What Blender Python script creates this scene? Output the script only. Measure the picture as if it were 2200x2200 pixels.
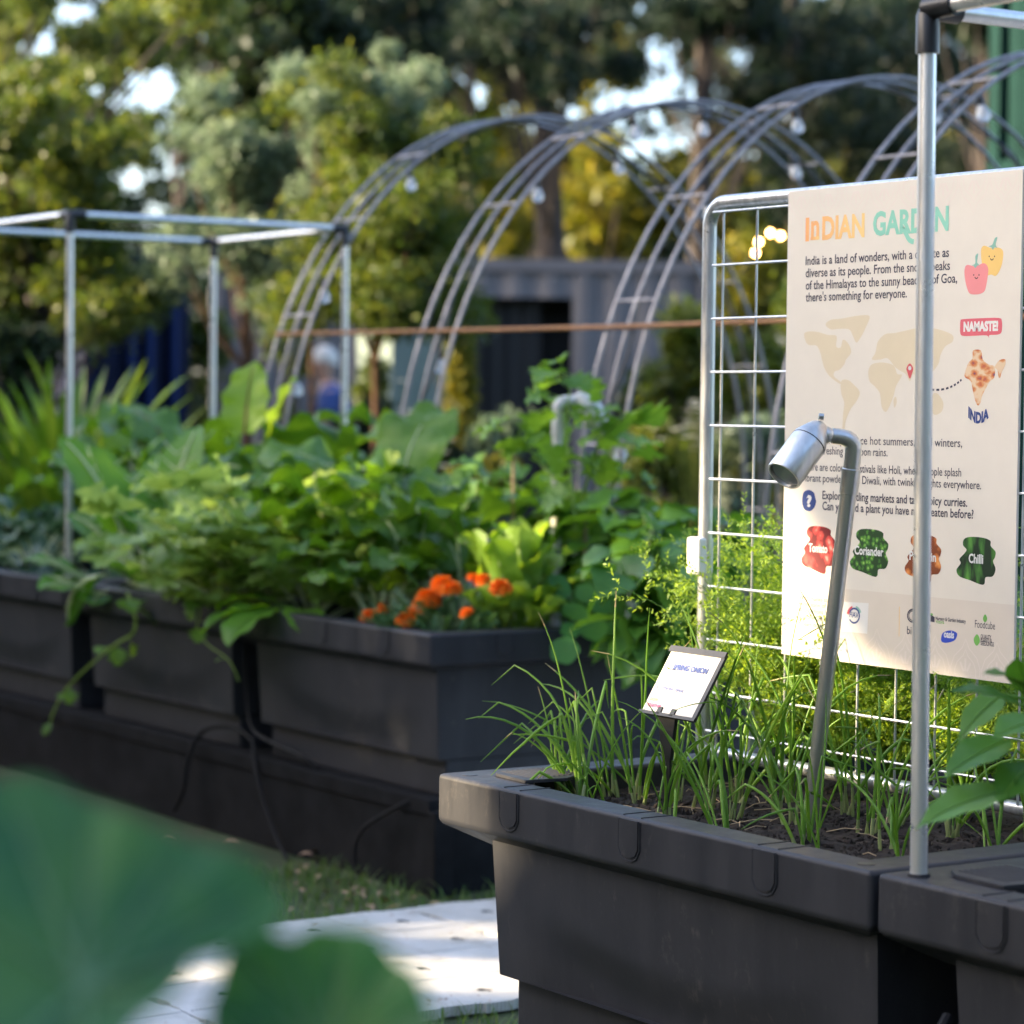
import bpy, bmesh, math, random
import numpy as np
from mathutils import Vector, Matrix, noise as mnoise

for o in list(bpy.data.objects):
    bpy.data.objects.remove(o)
S = bpy.context.scene
C = S.collection
R = math.radians
rnd = random.Random(7)
rng = np.random.default_rng(11)

# ------------------------------------------------------------------ camera
# world axes: x runs across the planters (front face to back), y along the rows, z up; ground at z = 0
CAM = Vector((-2.494, -2.805, 1.30))
CR = Vector((0.8312, -0.5558, 0.0113)); CU = Vector((0.0126, 0.0393, 0.9991)); CF = Vector((0.5558, 0.8304, -0.0396))
FPX = 5689.5
cd = bpy.data.cameras.new('camera'); cam = bpy.data.objects.new('camera', cd); C.objects.link(cam)
cd.sensor_width = 36; cd.sensor_fit = 'HORIZONTAL'; cd.lens = 93.1
cd.clip_start = 0.05; cd.clip_end = 600
m3 = Matrix((CR, CU, -CF)).transposed()
cam.matrix_world = Matrix.Translation(CAM) @ m3.to_4x4()
cd.dof.use_dof = True; cd.dof.focus_distance = 4.38; cd.dof.aperture_fstop = 3.9
S.camera = cam

# ------------------------------------------------------------------ light
SUN_EL = R(19)
SUNV = Vector((-0.854, 0.52, 0)).normalized() * math.cos(SUN_EL) + Vector((0, 0, math.sin(SUN_EL)))
w = bpy.data.worlds.new('World'); S.world = w; w.use_nodes = True
nt = w.node_tree
bg = nt.nodes['Background']; sky = nt.nodes.new('ShaderNodeTexSky')
sky.sky_type = 'NISHITA'; sky.sun_disc = False; sky.sun_elevation = SUN_EL
sky.sun_rotation = math.atan2(SUNV.x, SUNV.y); sky.air_density = .75; sky.dust_density = 3.0
nt.links.new(sky.outputs[0], bg.inputs[0]); bg.inputs[1].default_value = 0.15
sd = bpy.data.lights.new('sun', 'SUN'); sun = bpy.data.objects.new('sun', sd); C.objects.link(sun)
sd.energy = 3.9; sd.angle = R(0.5); sd.color = (1.0, 0.80, 0.52)
sun.rotation_euler = SUNV.to_track_quat('Z', 'Y').to_euler(); sun.location = SUNV * 40
S.view_settings.view_transform = 'Standard'; S.view_settings.look = 'None'
S.view_settings.exposure = 2.42; S.view_settings.gamma = 1.0
S.render.engine = 'CYCLES'; S.cycles.max_bounces = 8; S.cycles.transparent_max_bounces = 8
S.cycles.use_denoising = True; S.cycles.sample_clamp_indirect = 6

# ------------------------------------------------------------------ positions
def ray(px, py):
    return CF + CR * ((px - 1100) / FPX) - CU * ((py - 1100) / FPX)
def at(px, py, d): return CAM + ray(px, py) * d
def at_x(px, py, x): r = ray(px, py); return CAM + r * ((x - CAM.x) / r.x)
def at_y(px, py, y): r = ray(px, py); return CAM + r * ((y - CAM.y) / r.y)
def at_z(px, py, z): r = ray(px, py); return CAM + r * ((z - CAM.z) / r.z)
def k(px, py): return px * 2200 / 1932, py * 2200 / 1932
def camvec(x, y, z): return (CR * x + CU * y + CF * z)

# ------------------------------------------------------------------ mesh helpers
class MB:
    def __init__(s): s.v = []; s.f = []; s.mi = []; s.cur = 0
    def add(s, vs, fs):
        o = len(s.v); s.v.extend([tuple(p) for p in vs]); s.f.extend([tuple(i + o for i in f) for f in fs]); s.mi.extend([s.cur] * len(fs))
    def box(s, a, b):
        x0, y0, z0 = a; x1, y1, z1 = b
        s.add([(x0,y0,z0),(x1,y0,z0),(x1,y1,z0),(x0,y1,z0),(x0,y0,z1),(x1,y0,z1),(x1,y1,z1),(x0,y1,z1)],
              [(0,3,2,1),(4,5,6,7),(0,1,5,4),(1,2,6,5),(2,3,7,6),(3,0,4,7)])
    def obox(s, c, ax, ay, az, hx, hy, hz):
        c = Vector(c); vs = []
        for sz in (-1, 1):
            for sx, sy in ((-1,-1),(1,-1),(1,1),(-1,1)):
                vs.append(c + ax*hx*sx + ay*hy*sy + az*hz*sz)
        s.add(vs, [(0,3,2,1),(4,5,6,7),(0,1,5,4),(1,2,6,5),(2,3,7,6),(3,0,4,7)])
    def tube(s, pts, r, n=8, cap=True, flat=1.0):
        pts = [Vector(p) for p in pts]
        rs = r if isinstance(r, (list, tuple)) else [r] * len(pts)
        t = (pts[1] - pts[0]).normalized()
        ref = Vector((0,0,1)) if abs(t.z) < .9 else Vector((1,0,0))
        u = t.cross(ref).normalized(); vs = []; N = len(pts)
        for i, p in enumerate(pts):
            if i == 0: tt = pts[1] - pts[0]
            elif i == N-1: tt = pts[-1] - pts[-2]
            else: tt = (pts[i+1]-pts[i]).normalized() + (pts[i]-pts[i-1]).normalized()
            if tt.length < 1e-9: tt = t
            tt = tt.normalized(); u = (u - tt*u.dot(tt))
            if u.length < 1e-6: u = tt.orthogonal()
            u.normalize(); v = tt.cross(u); t = tt
            for j in range(n):
                a = 2*math.pi*j/n; vs.append(p + (u*math.cos(a) + v*(math.sin(a)*flat))*rs[i])
        fs = [(i*n+j, i*n+(j+1)%n, (i+1)*n+(j+1)%n, (i+1)*n+j) for i in range(N-1) for j in range(n)]
        if cap: fs.append(tuple(range(n-1,-1,-1))); fs.append(tuple((N-1)*n+j for j in range(n)))
        s.add(vs, fs)
    def lathe(s, origin, axis, prof, n=24, cap=True):
        axis = Vector(axis).normalized(); u = axis.orthogonal().normalized(); v = axis.cross(u); o = Vector(origin); vs = []
        for h, r in prof:
            for j in range(n):
                a = 2*math.pi*j/n; vs.append(o + axis*h + (u*math.cos(a)+v*math.sin(a))*r)
        N = len(prof)
        fs = [(i*n+j, i*n+(j+1)%n, (i+1)*n+(j+1)%n, (i+1)*n+j) for i in range(N-1) for j in range(n)]
        if cap: fs.append(tuple(range(n-1,-1,-1))); fs.append(tuple((N-1)*n+j for j in range(n)))
        s.add(vs, fs)
    def grid(s, fn, nu, nv):
        vs = [fn(i/nu, j/nv) for i in range(nu+1) for j in range(nv+1)]
        s.add(vs, [(i*(nv+1)+j, (i+1)*(nv+1)+j, (i+1)*(nv+1)+j+1, i*(nv+1)+j+1) for i in range(nu) for j in range(nv)])
    def prism(s, loop, off):
        n = len(loop); off = Vector(off)
        s.add([Vector(p) for p in loop] + [Vector(p)+off for p in loop],
              [tuple(range(n-1,-1,-1)), tuple(range(n,2*n))] + [(i,(i+1)%n,n+(i+1)%n,n+i) for i in range(n)])
    def build(s, name, mat, parent=None, smooth=True, bevel=0, seg=2, ang=35):
        me = bpy.data.meshes.new(name)
        me.from_pydata(s.v, [], s.f); me.update()
        o = bpy.data.objects.new(name, me); C.objects.link(o)
        for m in (mat if isinstance(mat, (list, tuple)) else [mat]): me.materials.append(m)
        if isinstance(mat, (list, tuple)): me.polygons.foreach_set('material_index', s.mi)
        bm = bmesh.new(); bm.from_mesh(me); bmesh.ops.recalc_face_normals(bm, faces=bm.faces); bm.to_mesh(me); bm.free()
        if smooth:
            me.polygons.foreach_set('use_smooth', [True]*len(me.polygons))
            try: me.set_sharp_from_angle(angle=R(ang))
            except Exception: pass
        if bevel:
            b = o.modifiers.new('bevel', 'BEVEL'); b.width = bevel; b.segments = seg; b.limit_method = 'ANGLE'; b.angle_limit = R(40); b.harden_normals = True
        if parent: o.parent = parent
        return o

class FM:
    """fast quad collector for foliage"""
    def __init__(s): s.v = []; s.q = []; s.n = 0
    def add(s, v, q):
        v = np.asarray(v, float).reshape(-1, 3); q = np.asarray(q, int).reshape(-1, 4)
        s.v.append(v); s.q.append(q + s.n); s.n += len(v)
    def build(s, name, mat, parent=None, smooth=True):
        v = np.concatenate(s.v); q = np.concatenate(s.q)
        me = bpy.data.meshes.new(name)
        me.vertices.add(len(v)); me.vertices.foreach_set('co', v.ravel())
        me.loops.add(q.size); me.loops.foreach_set('vertex_index', q.ravel().astype(np.int32))
        me.polygons.add(len(q)); me.polygons.foreach_set('loop_start', np.arange(0, q.size, 4, dtype=np.int32))
        try: me.polygons.foreach_set('loop_total', np.full(len(q), 4, dtype=np.int32))
        except Exception: pass
        me.polygons.foreach_set('use_smooth', np.full(len(q), smooth))
        me.update(calc_edges=True); me.validate()
        me.materials.append(mat)
        o = bpy.data.objects.new(name, me); C.objects.link(o)
        if parent: o.parent = parent
        return o

def tag(o, label=None, cat=None, group=None, kind=None):
    if label: o['label'] = label
    if cat: o['category'] = cat
    if group: o['group'] = group
    if kind: o['kind'] = kind
    return o
def thing(name, label, cat, loc=(0,0,0), rz=0, group=None):
    o = bpy.data.objects.new(name, None); C.objects.link(o); o.empty_display_size = .1
    o.location = loc; o.rotation_euler = (0,0,rz)
    return tag(o, label, cat, group)
def copy_tree(o, parent=None):
    c = o.copy(); C.objects.link(c); c.parent = parent
    for ch in list(o.children): copy_tree(ch, c)
    return c

# ------------------------------------------------------------------ materials
def mat(name): 
    m = bpy.data.materials.new(name); m.use_nodes = True
    return m, m.node_tree, m.node_tree.nodes['Principled BSDF']
def ramp(nt, fac, stops):
    r = nt.nodes.new('ShaderNodeValToRGB'); e = r.color_ramp.elements
    while len(e) < len(stops): e.new(.5)
    for el, (p, c) in zip(e, stops): el.position = p; el.color = (*c, 1)
    nt.links.new(fac, r.inputs[0]); return r.outputs[0]
def noise(nt, scale, detail=4, rough=.55, coord='Object', stretch=None):
    tc = nt.nodes.new('ShaderNodeTexCoord'); n = nt.nodes.new('ShaderNodeTexNoise')
    n.inputs['Scale'].default_value = scale; n.inputs['Detail'].default_value = detail; n.inputs['Roughness'].default_value = rough
    src = tc.outputs[coord]
    if stretch:
        mp = nt.nodes.new('ShaderNodeMapping'); mp.inputs['Scale'].default_value = stretch
        nt.links.new(src, mp.inputs[0]); src = mp.outputs[0]
    nt.links.new(src, n.inputs['Vector']); return n.outputs['Fac']
def bump(nt, fac, bsdf, strength=.2, dist=.01):
    b = nt.nodes.new('ShaderNodeBump'); b.inputs['Strength'].default_value = strength; b.inputs['Distance'].default_value = dist
    nt.links.new(fac, b.inputs['Height']); nt.links.new(b.outputs[0], bsdf.inputs['Normal'])
def plain(name, col, rough=.5, metal=0, var=.12, scale=30, bmp=0, spec=.5, coat=0):
    m, nt, b = mat(name)
    lo = tuple(max(0, c*(1-var)) for c in col); hi = tuple(min(1, c*(1+var)) for c in col)
    f = noise(nt, scale)
    nt.links.new(ramp(nt, f, [(.3, lo), (.7, hi)]), b.inputs['Base Color'])
    b.inputs['Roughness'].default_value = rough; b.inputs['Metallic'].default_value = metal
    b.inputs['Specular IOR Level'].default_value = spec; b.inputs['Coat Weight'].default_value = coat
    if bmp: bump(nt, noise(nt, scale*6), b, bmp, .003)
    return m

def plastic_mat(name, base, hi):
    m, nt, b = mat(name)
    f1 = noise(nt, 5, 6, .6); f2 = noise(nt, 60, 3, .5); f3 = noise(nt, 14, 5, .7, stretch=(1, 1, .15)); f4 = noise(nt, 38, 9, .75, stretch=(1, 1, .55)); f5 = noise(nt, 3.2, 3, .6)
    mx = nt.nodes.new('ShaderNodeMath'); mx.operation = 'MULTIPLY_ADD'; mx.inputs[1].default_value = .5
    nt.links.new(f1, mx.inputs[0]); nt.links.new(f3, mx.inputs[2])
    c0 = ramp(nt, mx.outputs[0], [(.5, base), (.95, hi)])
    # scuffs and dried splashes
    a = nt.nodes.new('ShaderNodeMath'); a.operation = 'MULTIPLY_ADD'; a.inputs[1].default_value = .35; nt.links.new(f5, a.inputs[0]); nt.links.new(f4, a.inputs[2])
    sc = ramp(nt, a.outputs[0], [(.77, (0,0,0)), (.90, (.35,.35,.35))])
    mix = nt.nodes.new('ShaderNodeMix'); mix.data_type = 'RGBA'; nt.links.new(sc, mix.inputs[0]); nt.links.new(c0, mix.inputs[6]); mix.inputs[7].default_value = (.13,.115,.10,1)
    nt.links.new(mix.outputs[2], b.inputs['Base Color'])
    nt.links.new(ramp(nt, f3, [(.3, (.34,)*3), (.75, (.56,)*3)]), b.inputs['Roughness'])
    b.inputs['Specular IOR Level'].default_value = .20; bump(nt, f2, b, .12, .002)
    return m
M = {}
M['plastic'] = plastic_mat('planter_plastic', (.024,.025,.030), (.042,.042,.047))
M['plinth'] = plain('plinth_black', (.0105,.0105,.0115), .85, 0, .4, 9, .3, spec=.12)
M['black'] = plain('black_plastic', (.014,.014,.016), .38, 0, .2, 40, .05)
M['cable'] = plain('black_rubber', (.010,.010,.011), .6, spec=.15)
def steel(name, c0, c1, rough, sc):
    m, nt, b = mat(name)
    n = noise(nt, sc, 5, .6, stretch=(1, 1, .12)); n2 = noise(nt, sc*.35, 4)
    nt.links.new(ramp(nt, n, [(.35, c0), (.65, c1)]), b.inputs['Base Color'])
    nt.links.new(ramp(nt, n2, [(.3, (rough*.85,)*3), (.7, (min(1, rough*1.2),)*3)]), b.inputs['Roughness'])
    b.inputs['Metallic'].default_value = .72
    return m
M['galv'] = steel('galvanised_steel', (.50,.51,.53), (.72,.73,.74), .32, 90)
M['pipe'] = steel('zinc_pipe', (.66,.66,.66), (.80,.80,.79), .30, 60)
M['arch'] = steel('arch_steel', (.20,.19,.20), (.34,.32,.32), .42, 60)
M['rust'] = plain('rusty_tie', (.32,.15,.06), .7)
m, nt, b = mat('brushed_stainless')
nt.links.new(ramp(nt, noise(nt, 90, 2, .5, stretch=(1,1,.02)), [(.3,(.60,.59,.57)),(.7,(.70,.69,.66))]), b.inputs['Base Color'])
b.inputs['Metallic'].default_value = .9; b.inputs['Roughness'].default_value = .30
M['stainless'] = m
m, nt, b = mat('lens_glass'); b.inputs['Base Color'].default_value = (.30,.32,.36,1); b.inputs['Roughness'].default_value = .08; b.inputs['Coat Weight'].default_value = 1
M['lens'] = m
M['white_plastic'] = plain('white_plastic', (.74,.73,.70), .42, 0, .05)
M['cream_lamp'] = plain('pale_painted_metal', (.55,.54,.50), .4, 0, .1)
m, nt, b = mat('dark_soil')
f = noise(nt, 45, 8, .7); nt.links.new(ramp(nt, f, [(.35,(.012,.008,.006)),(.62,(.045,.030,.022)),(.8,(.09,.062,.045))]), b.inputs['Base Color'])
b.inputs['Roughness'].default_value = .95; bump(nt, noise(nt, 160, 6, .7), b, .8, .01); M['soil'] = m
M['straw'] = plain('dry_straw', (.42,.30,.17), .8)
M['dead_leaf'] = plain('dry_leaf_litter', (.38,.24,.15), .8, 0, .4, 20)

def leafmat(name, stops, trans=.35, rough=.4, vein=None, spec=.4, tcol=None, nsc=7, bm=.15, isl=.62):
    """stops: colours across the plant's own leaf-to-leaf variation"""
    m, nt, b = mat(name)
    g = nt.nodes.new('ShaderNodeNewGeometry')
    n = noise(nt, nsc, 4)
    a = nt.nodes.new('ShaderNodeMath'); a.operation = 'MULTIPLY_ADD'; a.inputs[1].default_value = isl
    s2 = nt.nodes.new('ShaderNodeMath'); s2.operation = 'MULTIPLY'; s2.inputs[1].default_value = 1-isl
    nt.links.new(n, s2.inputs[0]); nt.links.new(g.outputs['Random Per Island'], a.inputs[0]); nt.links.new(s2.outputs[0], a.inputs[2])
    N = len(stops)
    col = ramp(nt, a.outputs[0], [((i+.5)/N, c) for i, c in enumerate(stops)])
    nt.links.new(col, b.inputs['Base Color']); b.inputs['Roughness'].default_value = rough; b.inputs['Specular IOR Level'].default_value = spec
    if bm: bump(nt, noise(nt, 40 if bm < .5 else 55, 3), b, bm, .004 if bm < .5 else .012)
    t = nt.nodes.new('ShaderNodeBsdfTranslucent')
    hs = nt.nodes.new('ShaderNodeHueSaturation'); hs.inputs['Hue'].default_value = .475; hs.inputs['Saturation'].default_value = 1.1; hs.inputs['Value'].default_value = 1.9
    nt.links.new(col, hs.inputs['Color']); nt.links.new(hs.outputs[0], t.inputs['Color'])
    mx = nt.nodes.new('ShaderNodeMixShader'); mx.inputs[0].default_value = trans
    nt.links.new(b.outputs[0], mx.inputs[1]); nt.links.new(t.outputs[0], mx.inputs[2])
    nt.links.new(mx.outputs[0], nt.nodes['Material Output'].inputs['Surface'])
    return m
M['onion'] = leafmat('onion_leaf', [(.12,.25,.04),(.18,.33,.05),(.26,.41,.075)], .42, .36)
M['onion_pale'] = leafmat('onion_stem_base', [(.30,.36,.13),(.38,.42,.2)], .35, .4)
M['fern'] = leafmat('feathery_leaf', [(0.135,0.240,0.038),(0.195,0.315,0.045),(0.285,0.405,0.060)], .45, .5, bm=0)
M['chard'] = leafmat('chard_leaf', [(.055,.135,.018),(.09,.205,.024),(.15,.28,.034)], .40, .36, spec=.5, bm=.8, nsc=14)
M['kale'] = leafmat('kale_leaf', [(.03,.075,.035),(.04,.095,.04),(.055,.115,.04)], .25, .4, spec=.4, bm=.5, nsc=14)
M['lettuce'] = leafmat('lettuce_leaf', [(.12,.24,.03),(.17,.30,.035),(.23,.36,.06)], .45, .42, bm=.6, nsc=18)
M['pepper'] = leafmat('pepper_leaf', [(.045,.14,.020),(.07,.19,.025),(.115,.25,.034)], .36, .36)
M['celery'] = leafmat('celery_leaf', [(.16,.27,.06),(.23,.35,.08),(.31,.41,.13)], .40, .42)
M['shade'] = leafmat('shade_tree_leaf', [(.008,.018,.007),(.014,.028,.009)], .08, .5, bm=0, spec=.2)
M['pakchoi'] = leafmat('pakchoi_leaf', [(.075,.21,.024),(.105,.26,.03),(.145,.31,.038)], .42, .42, spec=.3)
M['rib'] = leafmat('pale_rib', [(.52,.58,.36),(.62,.66,.46)], .3, .4)
M['redrib'] = leafmat('reddish_stem', [(.17,.05,.035),(.22,.09,.04)], .2, .4)
M['nast'] = leafmat('round_leaf', [(0.056,0.210,0.035),(0.084,0.266,0.042),(0.140,0.336,0.049)], .4, .42)
M['vine'] = leafmat('vine_leaf', [(.105,.225,.032),(.15,.29,.042)], .40, .45)
M['marifol'] = leafmat('marigold_leaf', [(0.030,0.083,0.030),(0.045,0.120,0.038),(0.090,0.165,0.053)], .25, .45)
M['petal'] = leafmat('orange_petal', [(.74,.20,.012),(.84,.29,.018),(.88,.36,.03)], .25, .5, bm=0)
M['strap'] = leafmat('strap_leaf', [(.05,.12,.015),(.08,.17,.02),(.13,.20,.03)], .4, .4)
M['bigleaf'] = leafmat('near_round_leaf', [(.020,.090,.055),(.026,.110,.052),(.040,.145,.042),(.075,.20,.042),(.075,.20,.042)], .36, .4, nsc=17, isl=.02)
M['bigvein'] = leafmat('near_leaf_vein', [(.12,.26,.13),(.15,.30,.15)], .3, .4)
M['olive'] = leafmat('olive_leaf', [(.06,.10,.055),(.11,.16,.095),(.17,.22,.14)], .33, .5, bm=0, spec=.3)
M['bush'] = leafmat('bush_leaf', [(.026,.054,.010),(.055,.088,.014),(.11,.13,.024)], .4, .45, bm=0, spec=.3)
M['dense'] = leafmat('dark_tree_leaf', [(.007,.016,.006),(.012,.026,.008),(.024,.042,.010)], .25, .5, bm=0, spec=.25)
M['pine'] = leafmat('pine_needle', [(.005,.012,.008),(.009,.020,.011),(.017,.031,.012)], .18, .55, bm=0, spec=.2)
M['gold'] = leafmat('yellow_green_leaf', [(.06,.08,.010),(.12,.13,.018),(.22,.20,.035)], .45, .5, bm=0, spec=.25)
M['grass'] = leafmat('grass_blade', [(.05,.12,.02),(.08,.16,.03),(.15,.19,.06)], .35, .45, bm=0)
M['whiteflower'] = leafmat('white_flower', [(.6,.6,.52),(.7,.7,.62)], .3, .5, bm=0)
M['bark'] = plain('dark_bark', (.035,.026,.022), .9, 0, .5, 8, .6)
M['brownbark'] = plain('brown_bark', (.085,.048,.028), .9, 0, .3, 10, .4, spec=.2)
M['contgrey'] = plain('grey_container_paint', (.105,.102,.115), .65, 0, .12, 3, spec=.25)
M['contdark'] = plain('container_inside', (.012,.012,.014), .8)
M['navy'] = plain('navy_container_paint', (.008,.012,.034), .8, 0, .2, 3, spec=.1)
M['blue'] = plain('blue_painted_bar', (.010,.024,.10), .7, spec=.15)
M['teal'] = plain('dark_green_container_paint', (.0055,.024,.021), .85, 0, .15, 3, spec=.08)
M['shed'] = plain('pale_green_boards', (.16,.20,.18), .8, 0, .06, 3, spec=.15)
M['skin'] = plain('skin', (.52,.30,.22), .5); M['hair'] = plain('white_hair', (.62,.58,.54), .7)
M['shirt'] = plain('blue_shirt', (.035,.075,.26), .8); M['trousers'] = plain('ochre_trousers', (.16,.11,.03), .8)
M['kerb'] = plain('lilac_grey_concrete', (.27,.26,.29), .8, 0, .1, 10)

# ground
m, nt, b = mat('ground_earth_grass')
f = noise(nt, 3, 8, .65, 'Object'); nt.links.new(ramp(nt, f, [(.35,(.03,.045,.014)),(.55,(.05,.065,.02)),(.72,(.10,.08,.045))]), b.inputs['Base Color'])
b.inputs['Roughness'].default_value = .95; bump(nt, noise(nt, 30, 6), b, .6, .02); M['ground'] = m
# white ribbed floor panel: fine ribs along y
m, nt, b = mat('white_floor_plastic')
tc = nt.nodes.new('ShaderNodeTexCoord'); wv = nt.nodes.new('ShaderNodeTexWave'); wv.inputs['Scale'].default_value = 32; wv.bands_direction = 'X'
nt.links.new(tc.outputs['Object'], wv.inputs['Vector'])
nt.links.new(ramp(nt, noise(nt, 6, 9, .78), [(.30,(.30,.27,.22)),(.42,(.52,.50,.46)),(.62,(.64,.62,.59))]), b.inputs['Base Color'])
b.inputs['Roughness'].default_value = .55; bump(nt, wv.outputs['Fac'], b, .55, .006); M['floor'] = m
M['whitejoint'] = plain('white_joint', (.46,.44,.41), .6)
m, nt, b = mat('clear_bulb_glass'); b.inputs['Base Color'].default_value = (.85,.85,.88,1); b.inputs['Roughness'].default_value = .06; b.inputs['Transmission Weight'].default_value = .55; M['bulb'] = m
m, nt, b = mat('lit_warm_bulb'); b.inputs['Emission Color'].default_value = (1,.45,.12,1); b.inputs['Emission Strength'].default_value = 14; M['litbulb'] = m

# ------------------------------------------------------------------ setting: ground, path
g = MB(); g.grid(lambda u, v: (-150+330*u, -60+330*v, 0), 40, 40)
tag(g.build('ground', M['ground']), kind='structure')
# ---- white walkway of ribbed interlocking panels between the rows (each panel a thing)
def floor_panel(x0, y0, n=4, q=.25):
    th = .022; z0 = .006; loop = []
    def edge(p, d, nrm, flip):
        for i in range(n):
            a = p + d*(q*i)
            o = .016 if flip else -.016
            for t, h in ((0,0),(.18,.2),(.30,.3),(.36,.9),(.62,1),(.68,.5),(.86,.55),(.92,.05)):
                loop.append(a + d*(q*t) + nrm*(o*(h-.4)))
    X = Vector((1,0,0)); Y = Vector((0,1,0)); L = n*q
    edge(Vector((0,0,0)), X, -Y, True); edge(Vector((L,0,0)), Y, X, False); edge(Vector((L,L,0)), -X, Y, True); edge(Vector((0,L,0)), -Y, -X, False)
    mb = MB(); mb.prism([p*.992 for p in loop], (0,0,th))
    r = mb.build('floor_panel', M['floor'], None, smooth=False); r.location = (x0, y0, z0)
    h = MB()
    for i in range(n):
        for j in range(n):
            cx, cy = q*(i+.58), q*(j+.42)
            h.lathe((cx, cy, th-.001), (0,0,1), [(0,.011),(.002,.011)], 10)
            h.box((cx+.006, cy-.022, th-.001), (cx+.012, cy+.0, th+.001))
    h.build('slot', M['black'], r, smooth=False)
    jn = MB()
    for i in range(1, n):
        jn.box((q*i-.0012, .012, th-.001), (q*i+.0012, L-.012, th+.0008)); jn.box((.012, q*i-.0012, th-.001), (L-.012, q*i+.0012, th+.0012))
    jn.build('joint', M['whitejoint'], r, smooth=False)
    return r
FPL = {(0,0): 'white ribbed floor panel beside the near planter, under the foreground leaves', (1,0): 'white ribbed floor panel whose corner meets the near planter',
       (-1,0): 'white ribbed floor panel seen between the two blurred foreground leaves'}
for i in (-1, 0, 1, 2):
    p = floor_panel(.105 + 1.0*i - .1, 1.885)
    tag(p, {0: 'white ribbed floor panel lying between the grass and the near planter', 1: 'white ribbed floor panel reaching behind the corner of the near planter',
            -1: 'white ribbed floor panel seen between the two blurred foreground leaves', 2: 'white ribbed floor panel hidden behind the near planter'}[i], 'floor panel', 'white ribbed floor panels of the walkway')

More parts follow.
